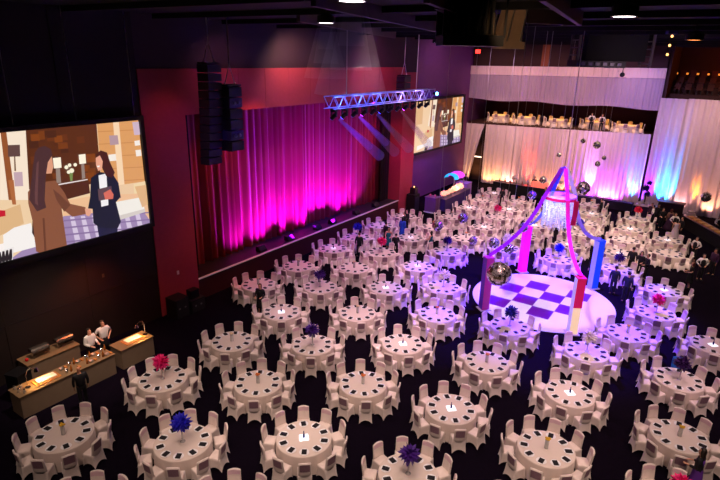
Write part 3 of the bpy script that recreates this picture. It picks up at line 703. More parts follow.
m = MB(); m.add([(-.5, 0, 0), (.35, -.1, -.12), (.45, 0, 1.9), (0, .3, 1.9), (-.5, .05, 0), (.35, -.05, -.12), (.45, .05, 1.9), (0, .35, 1.9)], [(0, 1, 2, 3), (7, 6, 5, 4), (0, 4, 5, 1), (1, 5, 6, 2), (2, 6, 7, 3), (3, 7, 4, 0)])
m.build('panel', mat('cream_panel', (170, 140, 110), .7, noise=.2, nscale=4), cp)
m = MB(); m.box(-.52, .42, -.2, -.05, -.22, -.02); m.build('ledge', mat('cream_panel', (170, 140, 110)), cp)
for x0_, x1_ in ((-.5, -.42), (.3, .45), (-.1, .1)): MB().tube([(x0_, -.12, -.02), (x1_, 0, H-c1.z-.002)], .025, 6).build('strut', steel, cp)
c2 = EYE+ray(615, 66)*30
bx = empty('suspended_black_box', (c2.x, c2.y, c2.z), ROT, 'large black box hanging before the valance, top right of centre', 'box')
m = MB(); m.box(-1.7, 1.6, 0, 1.5, .25, H-c2.z-.002); m.build('body', mat('dead_black', (4, 4, 5), .95), bx)
for x in (-2.1, 1.95):
    m = MB(); m.box(x-.06, x+.06, 0, .12, 0, H-c2.z-.002); m.box(x-.06, x+.06, 1.2, 1.32, 0, H-c2.z-.002)
    for k in range(4): m.box(x-.05, x+.05, .1, 1.2, .1+k*.4, .16+k*.4)
    m.build('side_truss', mat('dark_truss', (74, 68, 72), .5), bx)
m = MB(); m.box(-2.2, .5, -.2, 1.4, -.1, .25); m.build('equipment_shelf', black, bx)
for i in range(6): m = MB(); m.cbox(-1.9+i*.4, -.25, .0, .22, .1, .16); m.build('device', mat('dim_device', (70, 66, 80), .4), bx)
m = MB(); m.tube([(.35, -.3, -.1), (.35, -.3, -.35)], .02, 6); m.ball((.35, -.3, -.45), .13, 10, 8); m.build('hanging_microphone', black, bx)
c3 = EYE+ray(672, 34)*26
la_ = empty('hanging_lamp_column', (c3.x, c3.y, c3.z), ROT, 'violet-lit column of small lamps hanging at top right', 'stage light')
m = MB(); m.box(-.22, .22, -.1, .2, 0, H-c3.z-.002); m.build('housing', mat('violet_housing', (60, 50, 120), .5), la_)
m = MB(); m.tube([(0, 0, 0), (-.1, 0, -1.1)], .03, 6); m.build('cable', black, la_)
for k in range(3): MB().ball((-.03*k, -.05, -.1-.42*k), .06, 8, 6).build('bulb', mat('warm_bulb', (255, 190, 110), .4, emit=4, ecol=(255, 180, 100)), la_)
# ------------------------------------------------------------------ dance floor with a chequered centre
DX, DYF = -6.68, 28.72
b = MB(); b.lathe([(1e-6, 0.002), (3.8, 0.002), (3.82, .015), (3.8, .04), (1e-6, .04)], 96, (DX, DYF, 0))
df = tag(b.build('dance_floor', mat('white_gloss_vinyl', (226, 226, 238), .25, noise=.04, nscale=2), None, smooth=False), 'round white dance floor with purple chequered centre', 'dance floor')
b = MB(); purple_tile = mat('purple_vinyl', (98, 6, 150), .3)
for i in range(-1, 3):
    for j in range(4):
        if (i+j) % 2 == 0:
            x = -8.05+1.173*i; y = 31.13-1.173*(j+1); b.box(x, x+1.173, y, y+1.173, .04, .043)
b.build('purple_squares', purple_tile, df)
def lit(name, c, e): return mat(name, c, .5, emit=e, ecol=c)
PIL = {}
def pillar(nm, dx, dy, fa, fb, fb2, lab, rz=-40):
    x, y = DX+dx, DYF+dy; h = 2.95; w = .2
    r = empty('lit_pillar', (x, y, .044), math.radians(rz), lab, 'pillar', 'lit pillars round the dance floor')
    MB().cbox(0, 0, 0, .6, .6, .04).build('base_plate', mat('pale_base', (190, 180, 210), .4), r)
    MB().cbox(0, 0, .04, .36, .36, h-.04).build('shaft', mat('frosted_acrylic', (200, 190, 235), .3), r)
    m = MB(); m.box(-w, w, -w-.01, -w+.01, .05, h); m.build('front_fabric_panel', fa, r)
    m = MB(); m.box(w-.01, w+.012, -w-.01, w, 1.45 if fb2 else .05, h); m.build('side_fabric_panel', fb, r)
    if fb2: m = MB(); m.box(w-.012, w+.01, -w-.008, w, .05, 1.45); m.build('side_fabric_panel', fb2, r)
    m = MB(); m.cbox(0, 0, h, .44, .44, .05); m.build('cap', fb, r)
    PIL[nm] = Vector((x, y, h+.17))
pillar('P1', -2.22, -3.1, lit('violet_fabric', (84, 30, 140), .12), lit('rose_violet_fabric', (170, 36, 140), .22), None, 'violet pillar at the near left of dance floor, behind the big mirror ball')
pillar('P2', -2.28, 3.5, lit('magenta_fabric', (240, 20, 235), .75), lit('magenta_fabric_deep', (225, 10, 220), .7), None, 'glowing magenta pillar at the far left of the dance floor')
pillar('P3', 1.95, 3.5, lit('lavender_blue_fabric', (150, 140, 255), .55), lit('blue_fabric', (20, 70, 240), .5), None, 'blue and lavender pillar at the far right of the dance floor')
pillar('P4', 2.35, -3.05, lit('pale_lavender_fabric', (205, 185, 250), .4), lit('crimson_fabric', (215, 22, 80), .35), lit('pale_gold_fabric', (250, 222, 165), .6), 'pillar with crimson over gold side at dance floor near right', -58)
# hanging crystal canopy
CZ = 5.95; CR = .8; _q = at(560.3, 197, CZ); CX, CY = _q.x, _q.y
cn = empty('crystal_canopy', (CX, CY, CZ), 0, 'round hanging canopy of crystal strands above the dance floor', 'chandelier')
m = MB()
m.lathe([(CR-.05, -.1), (CR, -.1), (CR, .1), (CR-.05, .1), (CR-.05, -.1)], 40, caps=False); m.build('hoop', mat('white_hoop', (240, 235, 245), .4), cn)
m = MB(); m.lathe([(CR+.002, -.1), (CR+.03, -.09), (CR+.03, .03), (CR+.002, .05)], 40, caps=False); m.build('pink_hoop_ribbon', mat('hot_pink_satin', (232, 24, 110), .4), cn)
m = MB(); m.lathe([(1e-6, .09), (CR-.06, .09), (CR-.06, .11), (1e-6, .11)], 40); m.build('top_disc', mat('white_canopy_top', (235, 230, 245), .5), cn)
bead = mat('crystal_bead', (225, 230, 255), .15, metal=.1, coat=1)
def strand(L, seed):
    m = MB(); n = int(L/.09)
    for i in range(n):
        z = -.1-i*.09; r = .032 if i % 3 else .042
        m.add([(r, 0, z), (0, r, z), (-r, 0, z), (0, -r, z), (0, 0, z+.045), (0, 0, z-.045)], [(0, 1, 4), (1, 2, 4), (2, 3, 4), (3, 0, 4), (1, 0, 5), (2, 1, 5), (3, 2, 5), (0, 3, 5)])
    return m.mesh('strand', bead, False)
sm = [strand(L, 0) for L in (1.3, 1.5, 1.65)]
for i in range(56):
    a = 2*PI*i/56; link('crystal_strand', sm[(i*5) % 3], cn, ((CR-.03)*math.cos(a), (CR-.03)*math.sin(a), 0), a)
for i in range(32):
    a = 2*PI*i/32; link('crystal_strand', sm[(i*7) % 3], cn, (.5*math.cos(a), .5*math.sin(a), 0), a)
APX = Vector((CX, CY, 7.5))
MB().ball((0, 0, APX.z-CZ), .09, 12, 8).build('hub', mat('purple_hub', (120, 60, 190), .4), cn)
MB().tube([(0, 0, APX.z-CZ), (0, 0, H-CZ-.002)], .02, 6).build('suspension_cable', steel, cn)
def ribbon_mesh(m, pts, w, th=.012):
    vs = []; k = len(pts)
    for i, p in enumerate(pts):
        t = (pts[min(i+1, k-1)]-pts[max(i-1, 0)]).normalized(); s = t.cross(Vector((AF.x, AF.y, 0)).normalized()).normalized()*(w/2); n = s.cross(t).normalized()*(th/2)
        vs += [p+s+n, p-s+n, p-s-n, p+s-n]
    fs = [(0, 1, 2, 3)]+[((k-1)*4+3, (k-1)*4+2, (k-1)*4+1, (k-1)*4)]
    for i in range(k-1):
        for j in range(4): fs.append((i*4+j, (i+1)*4+j, (i+1)*4+(j+1) % 4, i*4+(j+1) % 4))
    m.add(vs, fs)
for nm, cu, cl, sag, lab, hang in (('P1', (150, 20, 215), (160, 20, 225), .35, 'violet ribbon from canopy to the near left pillar', 0), ('P2', (50, 80, 230), (112, 140, 250), .4, 'light blue ribbon from canopy to the magenta pillar', 0),
                       ('P3', (235, 205, 240), (196, 160, 250), .9, 'lavender ribbon from canopy to the blue pillar', 0), ('P4', (240, 30, 200), (238, 18, 150), .75, 'hot pink ribbon from canopy to the crimson pillar', 0)):
    P_ = PIL[nm]; d = Vector((P_.x-CX, P_.y-CY, 0)).normalized(); hp = Vector((CX, CY, CZ+.08))+d*(CR+.26)
    r = empty('fabric_ribbon', hp, 0, lab, 'ribbon', 'ribbons from the canopy to the pillars')
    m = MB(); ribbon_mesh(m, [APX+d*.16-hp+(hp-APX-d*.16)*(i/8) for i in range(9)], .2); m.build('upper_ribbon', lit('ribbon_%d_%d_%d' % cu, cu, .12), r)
    c = hp+(P_-hp)*.30; c.z = hp.z+(P_.z-hp.z)*(.5+.5*sag)
    pts = [(hp*(1-t)**2+c*(2*t*(1-t))+P_*t*t)-hp for t in [i/22 for i in range(23)]]
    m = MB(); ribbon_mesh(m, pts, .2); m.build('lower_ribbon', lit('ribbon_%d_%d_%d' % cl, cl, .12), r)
m = MB(); d = Vector((.92, -.4, 0)); hp = Vector((CX, CY, CZ))+d*(CR+.2); ribbon_mesh(m, [hp-hp, Vector((.03, 0, -.6)), Vector((0, 0, -1.3))], .26)
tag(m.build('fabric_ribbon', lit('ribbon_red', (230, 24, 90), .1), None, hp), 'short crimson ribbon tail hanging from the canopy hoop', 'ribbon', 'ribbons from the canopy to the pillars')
# ------------------------------------------------------------------ mirror balls
mirror = mat('mirror_tile', (240, 232, 225), .22, metal=.8)
mirror2 = mat('mirror_tile_dim', (110, 98, 84), .2, metal=.9)
def mirror_ball_mesh(r, n):
    m = MB(); k = n//2; rn = random.Random(n)
    m.ball((0, 0, 0), r, n, k); m.m = [1 if rn.random() < .35 else 0 for _ in m.f]
    return m.mesh('mirror_ball', [mirror, mirror2], False)
for i, (px, py, rp, dep, lab) in enumerate((
    (499, 274, 12.3, 24, 'largest mirror ball, over the left edge of the dance floor'), (437.5, 225.5, 5.6, 32, 'leftmost gold-toned mirror ball above the back tables'),
    (463, 218, 5.2, 33, 'gold-toned mirror ball second from left above back tables'), (473, 240.5, 4, 30.5, 'small mirror ball low between two gold-toned ones'),
    (494, 243, 5.4, 30, 'gold-toned mirror ball left of a white flower ball'), (509, 249, 5.2, 29, 'gold-toned mirror ball just above the largest one'),
    (523, 227.5, 4.8, 30, 'mirror ball beside the light blue ribbon'), (532, 195, 4.2, 31, 'dark mirror ball at the left edge of the crystal canopy'),
    (543, 180, 3.8, 44, 'mirror ball before the coral-lit drape'), (568, 173, 3, 40, 'small mirror ball right of the ribbon apex'),
    (583.3, 188.3, 7, 36, 'large mirror ball before the violet-lit drape'), (559, 155, 2.4, 42, 'tiny mirror ball above the ribbon apex'),
    (583, 141, 2.4, 44, 'topmost tiny mirror ball before the drapes'), (597, 145, 3.8, 40, 'mirror ball just below the balcony edge'),
    (604, 158, 2.2, 44, 'tiny mirror ball right of the violet-lit drape'), (597.5, 164, 2.8, 42, 'small mirror ball above the violet glow'),
    (706, 197, 5.2, 46, 'mirror ball before the amber glow at far right'))):
    c = EYE+ray(px, py)*dep; r = rp*dep/F_PX
    o = tag(link('mirror_ball', mirror_ball_mesh(r, 30 if rp > 9 else 20), None, c), lab, 'mirror ball', 'hanging mirror balls')
    MB().tube([(0, 0, r*.98), (0, 0, H-c.z-.002)], .008, 5).build('hanging_wire', steel, o)
    MB().tube([(0, 0, r*.97), (0, 0, r+.05)], .03, 8).build('cap', chrome, o)
# ------------------------------------------------------------------ carving stations at the left wall
olive = mat('olive_counter_cloth', (126, 106, 86), .7, noise=.12, nscale=4)
wood = mat('carving_board', (190, 120, 60), .5, noise=.2, nscale=12)
lit_food = mat('glossy_white_tray', (250, 240, 215), .4)
def counter(name, x0, x1, y0, y1, h, m1, m2, lab, cat, group=None):
    r = empty(name, ((x0+x1)/2, (y0+y1)/2, 0), 0, lab, cat, group); w, d = (x1-x0)/2, (y1-y0)/2
    MB().box(-w+.01, w-.01, -d+.01, d-.01, 0, h-.03).build('skirt', m1, r); MB().box(-w-.02, w+.02, -d-.02, d+.02, h-.03, h).build('counter_top', m2, r); return r
counter('carving_counter', -19.85, -19.05, 6.95, 10.65, .92, olive, mat('olive_counter_top', (130, 104, 74), .5), 'long olive-skirted carving counter in front of the chefs', 'counter', 'carving counters')
counter('carving_counter', -19.85, -19.05, 10.95, 12.5, .92, olive, mat('olive_counter_top', (130, 104, 74), .5), 'shorter olive-skirted carving counter at the right end', 'counter', 'carving counters')
counter('carving_counter', -21.8, -20.95, 8.15, 10.25, .92, olive, mat('olive_counter_top', (130, 104, 74), .5), 'olive back counter against the wall with chafing dishes', 'counter', 'carving counters')
LAMPS = []
for y, lab in ((8.05, 'left'), (11.95, 'right')):
    r = empty('cutting_board', (-19.45, y+(.1 if lab == 'left' else -.1), .921), 0, 'heat-lit carving board at the %s end of the counters' % lab, 'board', 'carving boards')
    MB().box(-.26, .26, -.5, .4, 0, .03).build('board', wood, r); MB().box(-.2, .14, -.4, .3, .03, .07).build('white_tray', lit_food, r)
    q = y-.62 if lab == 'left' else y+.44
    r = empty('heat_lamp', (-19.45, q, .921), 0, 'chrome gooseneck heat lamp on the %s carving counter' % ('long' if lab == 'left' else 'shorter right'), 'lamp', 'heat lamps')
    s = 1 if lab == 'left' else -1
    MB().lathe([(1e-6, 0), (.1, 0), (.1, .02), (.02, .03), (1e-6, .03)], 16).build('base', chrome, r)
    MB().tube([(0, 0, .02), (0, s*.0, .5), (0, s*.08, .68), (0, s*.22, .72), (0, s*.36, .62)], .018, 8).build('arm', chrome, r)
    MB().lathe([(.02, .08), (.04, .07), (.09, -.06), (.085, -.06), (.02, .05)], 16, (0, s*.38, .56)).build('lamp_shade', chrome, r)
    MB().ball((0, s*.38, .53), .035, 8, 6).build('bulb', mat('heat_bulb', (255, 200, 120), .4, emit=12, ecol=(255, 190, 110)), r)
    LAMPS.append(Vector((-19.45, q+s*.38, .921+.46)))
for y, lab in ((8.85, 'left'), (9.85, 'right')):
    r = empty('chafing_dish', (-21.4, y, .921), 0, 'roll-top chrome chafing dish, %s of two on the back counter' % lab, 'chafing dish', 'chafing dishes')
    MB().box(-.2, .2, -.34, .34, .16, .26).build('pan', chrome, r)
    m = MB(); n = 10
    vs = [(.2*math.cos(PI*i/n), yy, .26+.17*math.sin(PI*i/n)) for yy in (-.34, .34) for i in range(n+1)]; m.add(vs, [(i, i+1, n+2+i, n+1+i) for i in range(n)]+[tuple(range(n+1))[::-1], tuple(range(n+1, 2*n+2))]); m.build('lid', mat('dark_polished_lid', (120, 114, 108), .25, metal=.8), r)
    MB().tube([(.19, -.12, .32), (.26, -.12, .33), (.26, .12, .33), (.19, .12, .32)], .014, 6).build('handle', chrome, r)
    for sx in (-.16, .16):
        for sy in (-.3, .3): MB().tube([(sx, sy, 0), (sx, sy, .17)], .016, 6).build('leg', chrome, r)
    for sy in (-.15, .15): MB().lathe([(1e-6, 0), (.05, 0), (.05, .07), (1e-6, .07)], 12, (0, sy, 0)).build('burner', chrome, r)
KC = {}
def CNT(k): KC[k] = KC.get(k, 0)+1; return KC[k]
rn = random.Random(9)
for i in range(24):
    k = (i//2+i % 2*2) % 4; x = -19.66+.4*(i % 2)+.04*rn.random(); yy = 8.78+(i//2)*.165
    if i in (5, 9): continue
    if k == 0:
        r = tag(MB().lathe([(1e-6, 0), (.06, 0), (.09, .06), (.085, .06), (.05, .012), (1e-6, .012)], 16).build('sauce_bowl', steel, None, (x, yy, .921), smooth=True), 'steel sauce bowl on the carving counter, %s along' % ORD[CNT(k)], 'bowl', 'sauce bowls')
    elif k == 1:
        r = tag(MB().box(-.08, .08, -.045, .045, 0, .05).build('serving_board', wood, None, (x, yy, .921), .1), 'small wooden serving board before the chefs, %s along' % ORD[CNT(k)], 'board', 'serving boards')
    elif k == 2:
        r = tag(MB().lathe([(1e-6, 0), (.05, 0), (.055, .14), (.05, .14), (.045, .01), (1e-6, .01)], 14).build('utensil_pot', chrome, None, (x, yy, .921), smooth=True), 'chrome utensil pot on the carving counter, %s along' % ORD[CNT(k)], 'pot', 'utensil pots')
    else:
        r = tag(MB().lathe([(1e-6, 0), (.04, 0), (.042, .16), (.015, .22), (.015, .27), (1e-6, .27)], 12).build('sauce_bottle', mat('amber_bottle', (170, 100, 40), .25), None, (x, yy, .921), smooth=True), 'amber sauce bottle on the carving counter, %s along' % ORD[CNT(k)], 'bottle', 'sauce bottles')
for i, (x, y) in enumerate(((-19.7, 7.1), (-19.4, 7.1), (-19.65, 7.28), (-19.2, 7.2))):
    r = empty('glass_condiment_jar', (x, y, .921), 0, 'shiny glass jar at the left end of the carving counter, %s of four' % ORD[i+1], 'jar', 'condiment jars')
    MB().lathe([(.05, 0), (.055, .01), (.055, .1), (.035, .13), (1e-6, .13)], 14).build('jar', mat('frosted_glass_jar', (190, 180, 165), .1, metal=.4), r); MB().lathe([(.04, .13), (.04, .16), (1e-6, .16)], 14).build('lid', chrome, r)
r = empty('black_insulated_box', (-20.5, 7.6, 0), .3, 'black insulated food box behind the long carving counter', 'box'); MB().cbox(0, 0, 0, .6, .6, 1.05).build('body', black, r); MB().cbox(0, 0, 1.05, .64, .64, .06).build('lid', black_gloss, r)
MB().ball((0, 0, 0), .07, 10, 8).build('x', skin_m).name = 'red_tomato'; o = bpy.data.objects['red_tomato']; o.location = (-21.3, 8.3, .992); o.data.materials[0] = mat('tomato_red', (215, 30, 40), .35); tag(o, 'round red tomato left of the chafing dishes', 'tomato')
# speakers on the floor by the stage corner
for i, (x, y, w, h_) in enumerate(((-21.3, 15.55, .8, 1.05), (-21.25, 16.5, .9, .7), (-21.25, 16.5, .8, .0))):
    if not h_: continue
    r = empty('subwoofer_speaker', (x, y, 0), 0, 'black subwoofer at the stage corner, %s' % ('taller one by the red panel' if i == 0 else 'lower one by the stage edge'), 'speaker', 'floor speakers')
    MB().cbox(0, 0, 0, .8, w, h_).build('cabinet', black, r); MB().box(.4, .41, -w/2+.06, w/2-.06, .06, h_-.06).build('grille', mat('speaker_grille', (34, 32, 40), .5), r)
    for dy in (-.2, .15): MB().box(.41, .425, dy-.05, dy+.05, h_*.5, h_*.5+.07).build('label_plate', mat('grey_plate', (110, 110, 115), .4), r)
o = tag(MB().cbox(0, 0, 0, .4, .5, .45).build('amplifier_case', black_gloss, None, (-21.25, 16.5, .701)), 'black amplifier case on the lower subwoofer', 'case')
p = on_x(177.8, 272.5, -21.84); o = tag(MB().box(0, .03, -.06, .06, -.1, .1).build('wall_switch', white_plastic, None, (-21.84, p.y, p.z)), 'small white switch plate on the near red panel', 'switch')
p = on_x(103, 275.5, -21.88); o = tag(MB().box(0, .03, -.05, .05, -.08, .08).build('wall_socket', mat('dim_brass_fitting', (90, 72, 46), .5), None, (-21.88, p.y, p.z)), 'small brass socket plate under the big screen', 'socket')
p = EYE+ray(478, 51.5)*46; o = tag(MB().box(-.2, .2, -.05, .05, -.15, .15).build('hanging_exit_light', mat('red_exit_lit', (255, 50, 50), .4, emit=3, ecol=(255, 60, 50)), None, p), 'small red exit light high by the valance left end', 'exit light')
MB().tube([(0, 0, .15), (0, 0, H-p.z-.002)], .012, 5).build('suspension_rod', black, o)
# ------------------------------------------------------------------ bar and racks at the far left
r = empty('equipment_rack', (-21.3, 40.3, 0), 0, 'tall black equipment rack before the red pillar', 'rack'); MB().cbox(0, 0, 0, .8, .9, 1.6).build('body', black, r); MB().cbox(0, .1, 1.6, .5, .5, .55).build('top_case', black_gloss, r); MB().box(.4, .42, -.35, .35, .2, 1.4).build('panel', mat('rack_panel', (40, 36, 60), .4), r); MB().ball((0, .1, 2.2), .06, 8, 6).build('lamp', mat('warm_bulb', (255, 190, 110), .4, emit=4, ecol=(255, 180, 100)), r)
r = empty('lectern_cabinet', (-19.9, 41.3, 0), 0, 'plum cabinet on a white plinth left of the bar', 'cabinet'); MB().cbox(0, 0, 0, 1.15, .95, .08).build('plinth', white_plastic, r); MB().cbox(0, 0, .08, 1.05, .85, 1.25).build('body', mat('plum_cabinet', (110, 70, 110), .5), r); MB().cbox(0, 0, 1.33, 1.15, .95, .04).build('top', mat('plum_cabinet', (110, 70, 110), .5), r)
for i, dx in enumerate((-.25, .2)): tag(MB().lathe([(1e-6, 0), (.06, 0), (.09, .14), (.06, .2), (1e-6, .2)], 12).build('pink_bowl', mat('pink_glass', (210, 120, 140), .2), None, (-19.9+dx, 41.3, 1.372), smooth=True), 'pink glass pot on the plum cabinet, %s one' % ('left' if i == 0 else 'right'), 'pot')
r = counter('bar_counter', -19.85, -19.0, 42.0, 47.4, 1.1, mat('dark_violet_bar', (52, 34, 96), .5), mat('dark_bar_top', (60, 44, 70), .3), 'dark violet bar counter along the far left wall', 'counter')
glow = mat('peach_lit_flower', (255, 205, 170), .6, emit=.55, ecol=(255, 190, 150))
for i, (y, s) in enumerate(((42.4, .34), (43.25, .26), (43.95, .3), (44.75, .36), (45.75, .42))):
    r = empty('bar_flower_arrangement', (-19.4, y, 1.101), 0, 'glowing peach flower arrangement on the bar, %s from the near end' % ORD[i+1], 'flowers', 'glowing flowers on the bar')
    MB().lathe([(1e-6, 0), (.1, 0), (.13, .2), (1e-6, .2)], 14).build('vase', mat('frosted_glass_jar', (190, 180, 165), .1, metal=.4), r)
    o = link('bloom', petal_mesh('bar', s, 46, 20+i) if False else bloom_me['white'].copy(), r, (0, 0, .2+s*.6)); o.scale = (s/.36,)*3; o.data.materials[0] = glow
def shell(name, y0, y1, m, parent):
    b = MB(); n = 14; k = 6; vs = []
    for j in range(k+1):
        for i in range(n+1):
            a = PI*i/n; rr = .55+.12*math.sin(PI*j/k); vs.append((rr*math.cos(a), y0+(y1-y0)*j/k, rr*.75*math.sin(a)))
    b.add(vs, [(j*(n+1)+i, j*(n+1)+i+1, (j+1)*(n+1)+i+1, (j+1)*(n+1)+i) for j in range(k) for i in range(n)]); return b.build(name, m, parent, smooth=True)
r = empty('bar_canopy', (-20.6, 46.6, 2.0), 0, 'shell-shaped cyan and magenta lit canopy over the bar', 'canopy')
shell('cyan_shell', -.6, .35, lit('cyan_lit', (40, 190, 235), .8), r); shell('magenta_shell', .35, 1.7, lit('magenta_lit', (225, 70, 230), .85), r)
for y in (-.55, 1.6):
    for x in (-.5, .5): MB().tube([(x, y, -2.0), (x, y, .05)], .04, 8).build('post', steel, r)
r = empty('lilac_side_table', (-20.4, 49.05, 0), 0, 'lilac draped side table beyond the bar canopy', 'table'); MB().cbox(0, 0, 0, 1.2, 1.2, 1.2).build('drape', mat('lilac_drape', (180, 140, 200), .7), r); MB().cbox(0, 0, 1.2, 1.25, 1.25, .04).build('top', mat('lilac_drape', (180, 140, 200), .7), r)
# far counter before the drapes
counter('far_bar_counter', -18.6, -11.2, 52.3, 53.2, 1.0, black_drape, mat('dark_bar_top', (60, 44, 70), .3), 'long black-draped bar counter before the coral-lit drapes', 'counter')
counter('far_bar_counter', -10.4, -5.6, 52.6, 53.3, .75, mat('dark_violet_drape', (40, 26, 62), .8), mat('dark_violet_drape', (40, 26, 62), .8), 'low dark violet counter under the violet and blue drapes', 'counter')
for i in range(12):
    x = -18.1+i*.58
    o = tag(MB().lathe([(1e-6, 0), (.06, 0), (.06, .2), (.02, .28), (.02, .36), (1e-6, .36)], 10).build('bar_bottle', mat('bar_bottle_%d' % (i % 3), ((40, 80, 50), (170, 110, 50), (180, 60, 60))[i % 3], .2), None, (x, 52.8, 1.001), smooth=True), 'bottle on the long far bar counter, %s from the left' % ORD[i+1], 'bottle', 'bottles on the far bar')
for i, (px, py) in enumerate(((515, 184), (541.5, 178.5))):
    p = on_y(px, py, 53.6); r = empty('bar_flower_arrangement', (p.x if i == 0 else -12.2, 53.0, 1.001), 0, 'pale flower ball on a stand on the far bar, %s one' % ('left' if i == 0 else 'right'), 'flowers', 'flower balls on the far bar')
    hh = max(.5, p.z-1.0); MB().tube([(0, 0, 0), (0, 0, hh)], .03, 8).build('stand', gold, r); o = link('bloom', bloom_me['white'], r, (0, 0, hh)); o.scale = (.9, .9, .9)
m = MB(); p = on_y(534, 187, 52.0); m.cbox(0, 0, 0, 1.5, .5, .5); o = tag(m.build('lit_drinks_trough', lit('coral_lit', (255, 120, 100), .8), None, (-14.0, 52.72, 1.001)), 'coral-lit drinks trough on the far bar', 'trough')
for o_ in list(bpy.data.objects):
    if o_.name.startswith('bar_bottle') and abs(o_.location.x+14.0) < .85: bpy.data.objects.remove(o_)
# right-hand bars
r = counter('white_gift_table', -5.3, -3.7, 51.5, 52.4, .95, mat('dark_violet_drape', (40, 26, 62), .8), cloth, 'white-topped table of flowers before the blue-lit drape', 'table')
for i, (x, y) in enumerate(((-5.0, 51.8), (-4.5, 52.0), (-4.0, 51.75))):
    r = empty('white_posy', (x, y, .951), 0, 'small white posy on the table before blue drape, %s from left' % ORD[i+1], 'flowers', 'white posies'); MB().lathe([(1e-6, 0), (.08, 0), (.1, .14), (1e-6, .14)], 12).build('pot', white_plastic, r); o = link('bloom', bloom_me['white'], r, (0, 0, .22)); o.scale = (.55, .55, .45)
r = empty('blue_flower_tree', (-4.75, 52.9, 0), 0, 'tall dark blue flower spray against the violet drape', 'flowers'); MB().tube([(0, 0, 0), (0, 0, 1.6)], .05, 8).build('stand', black, r)
for i, (dz, s) in enumerate(((1.75, .9), (2.25, 1.0), (2.75, .7))): o = link('bloom', bloom_me['navy'], r, (.1*(-1)**i, 0, dz)); o.scale = (s*1.1, s*1.1, s)
m = MB()
def oblique(name, a, bb, w, h, m1, m2, lab, cat):
    a = Vector(a); bb = Vector(bb); L = (bb-a).length; r = empty(name, (a.x, a.y, 0), math.atan2((bb-a).y, (bb-a).x), lab, cat)
    MB().box(0, L, 0, w, 0, h-.04).build('skirt', m1, r); MB().box(-.03, L+.03, -.03, w+.03, h-.04, h).build('counter_top', m2, r); return r, L
rb, LB = oblique('buffet_counter', (-1.5, 50.3), (1.7, 44.9), .85, .95, black_drape, mat('dark_bar_top', (60, 44, 70), .3), 'black buffet counter with gold serving trays at far right', 'counter')
ang = rb.rotation_euler.z
for i in range(7):
    q = Vector((-1.5, 50.3))+Vector((math.cos(ang), math.sin(ang)))*(.5+i*.8)+Vector((-math.sin(ang), math.cos(ang)))*.4
    r = empty('serving_tray', (q.x, q.y, .951), ang, 'gold-lit serving tray on the right buffet, %s from the far end' % ORD[i+1], 'tray', 'gold serving trays')
    MB().box(-.3, .3, -.26, .26, 0, .05).build('tray', gold, r); MB().box(-.25, .25, -.21, .21, .05, .08).build('food', mat('golden_food', (235, 180, 95), .5, noise=.4, nscale=30), r)
r = empty('dark_wood_bar', (-2.6, 51.6, 0), 0, 'dark wooden back bar below the grey drape at right', 'counter'); MB().cbox(0, 0, 0, 1.9, .7, 1.6).build('body', mat('dark_wood', (48, 30, 30), .5), r); MB().cbox(0, 0, 1.6, 2.1, .9, .06).build('top', mat('mid_wood', (120, 84, 70), .5), r)
r = empty('navy_covered_cabinet', (1.5, 50.6, 0), -.5, 'navy covered cabinet behind the right buffet', 'cabinet'); MB().lathe([(.62, 0), (.6, 1.5), (.45, 1.95), (1e-6, 2.05)], 20).build('cover', mat('navy_cover', (30, 30, 78), .7), r)
r = empty('white_cake_stand', (-1.05, 51.6, 0), 0, 'white draped cake table beside the right buffet', 'table'); MB().lathe([(.5, 0), (.46, .7), (.5, .74), (1e-6, .75)], 24).build('tablecloth', cloth, r); MB().lathe([(.34, .75), (.34, .95), (.24, .95), (.24, 1.12), (1e-6, 1.12)], 20).build('cake', cloth, r)
# the blue jacket hung on a chair at the plum flower table
aI = math.radians(61)+ROT; xI, yI = room(12.97, 18.80)
m = MB(); rows = []
for side in (0, 1):
    for j in range(5):
        for i in range(7):
            s = -1+2*i/6; z = .5+.51*j/4; w = .245+.02*math.sin(3*z+i); y = -.185-.12*(z-.44)-.028*(1-s*s)+(.075 if side == 0 else -.03)
            rows.append((s*w, y, z-(.05*s*s if j == 4 else 0)))
fs = []
for j in range(4):
    for i in range(6):
        a = j*7+i; fs += [(a, a+7, a+8, a+1), (35+a, 35+a+1, 35+a+8, 35+a+7)]
for i in range(6): fs.append((28+i, 28+35+i, 28+35+i+1, 28+i+1))
for j in range(4):
    a = j*7; fs += [(a, 35+a, 42+a, a+7), (a+6, a+13, a+48, a+41)]
m.add(rows, fs)
tag(m.build('draped_jacket', mat('bright_blue_jacket', (22, 104, 190), .7), None, (xI+R_CH*math.cos(aI), yI+R_CH*math.sin(aI), 0.004), aI+PI/2, smooth=True), 'bright blue jacket draped over a chair back behind the plum flower', 'jacket')
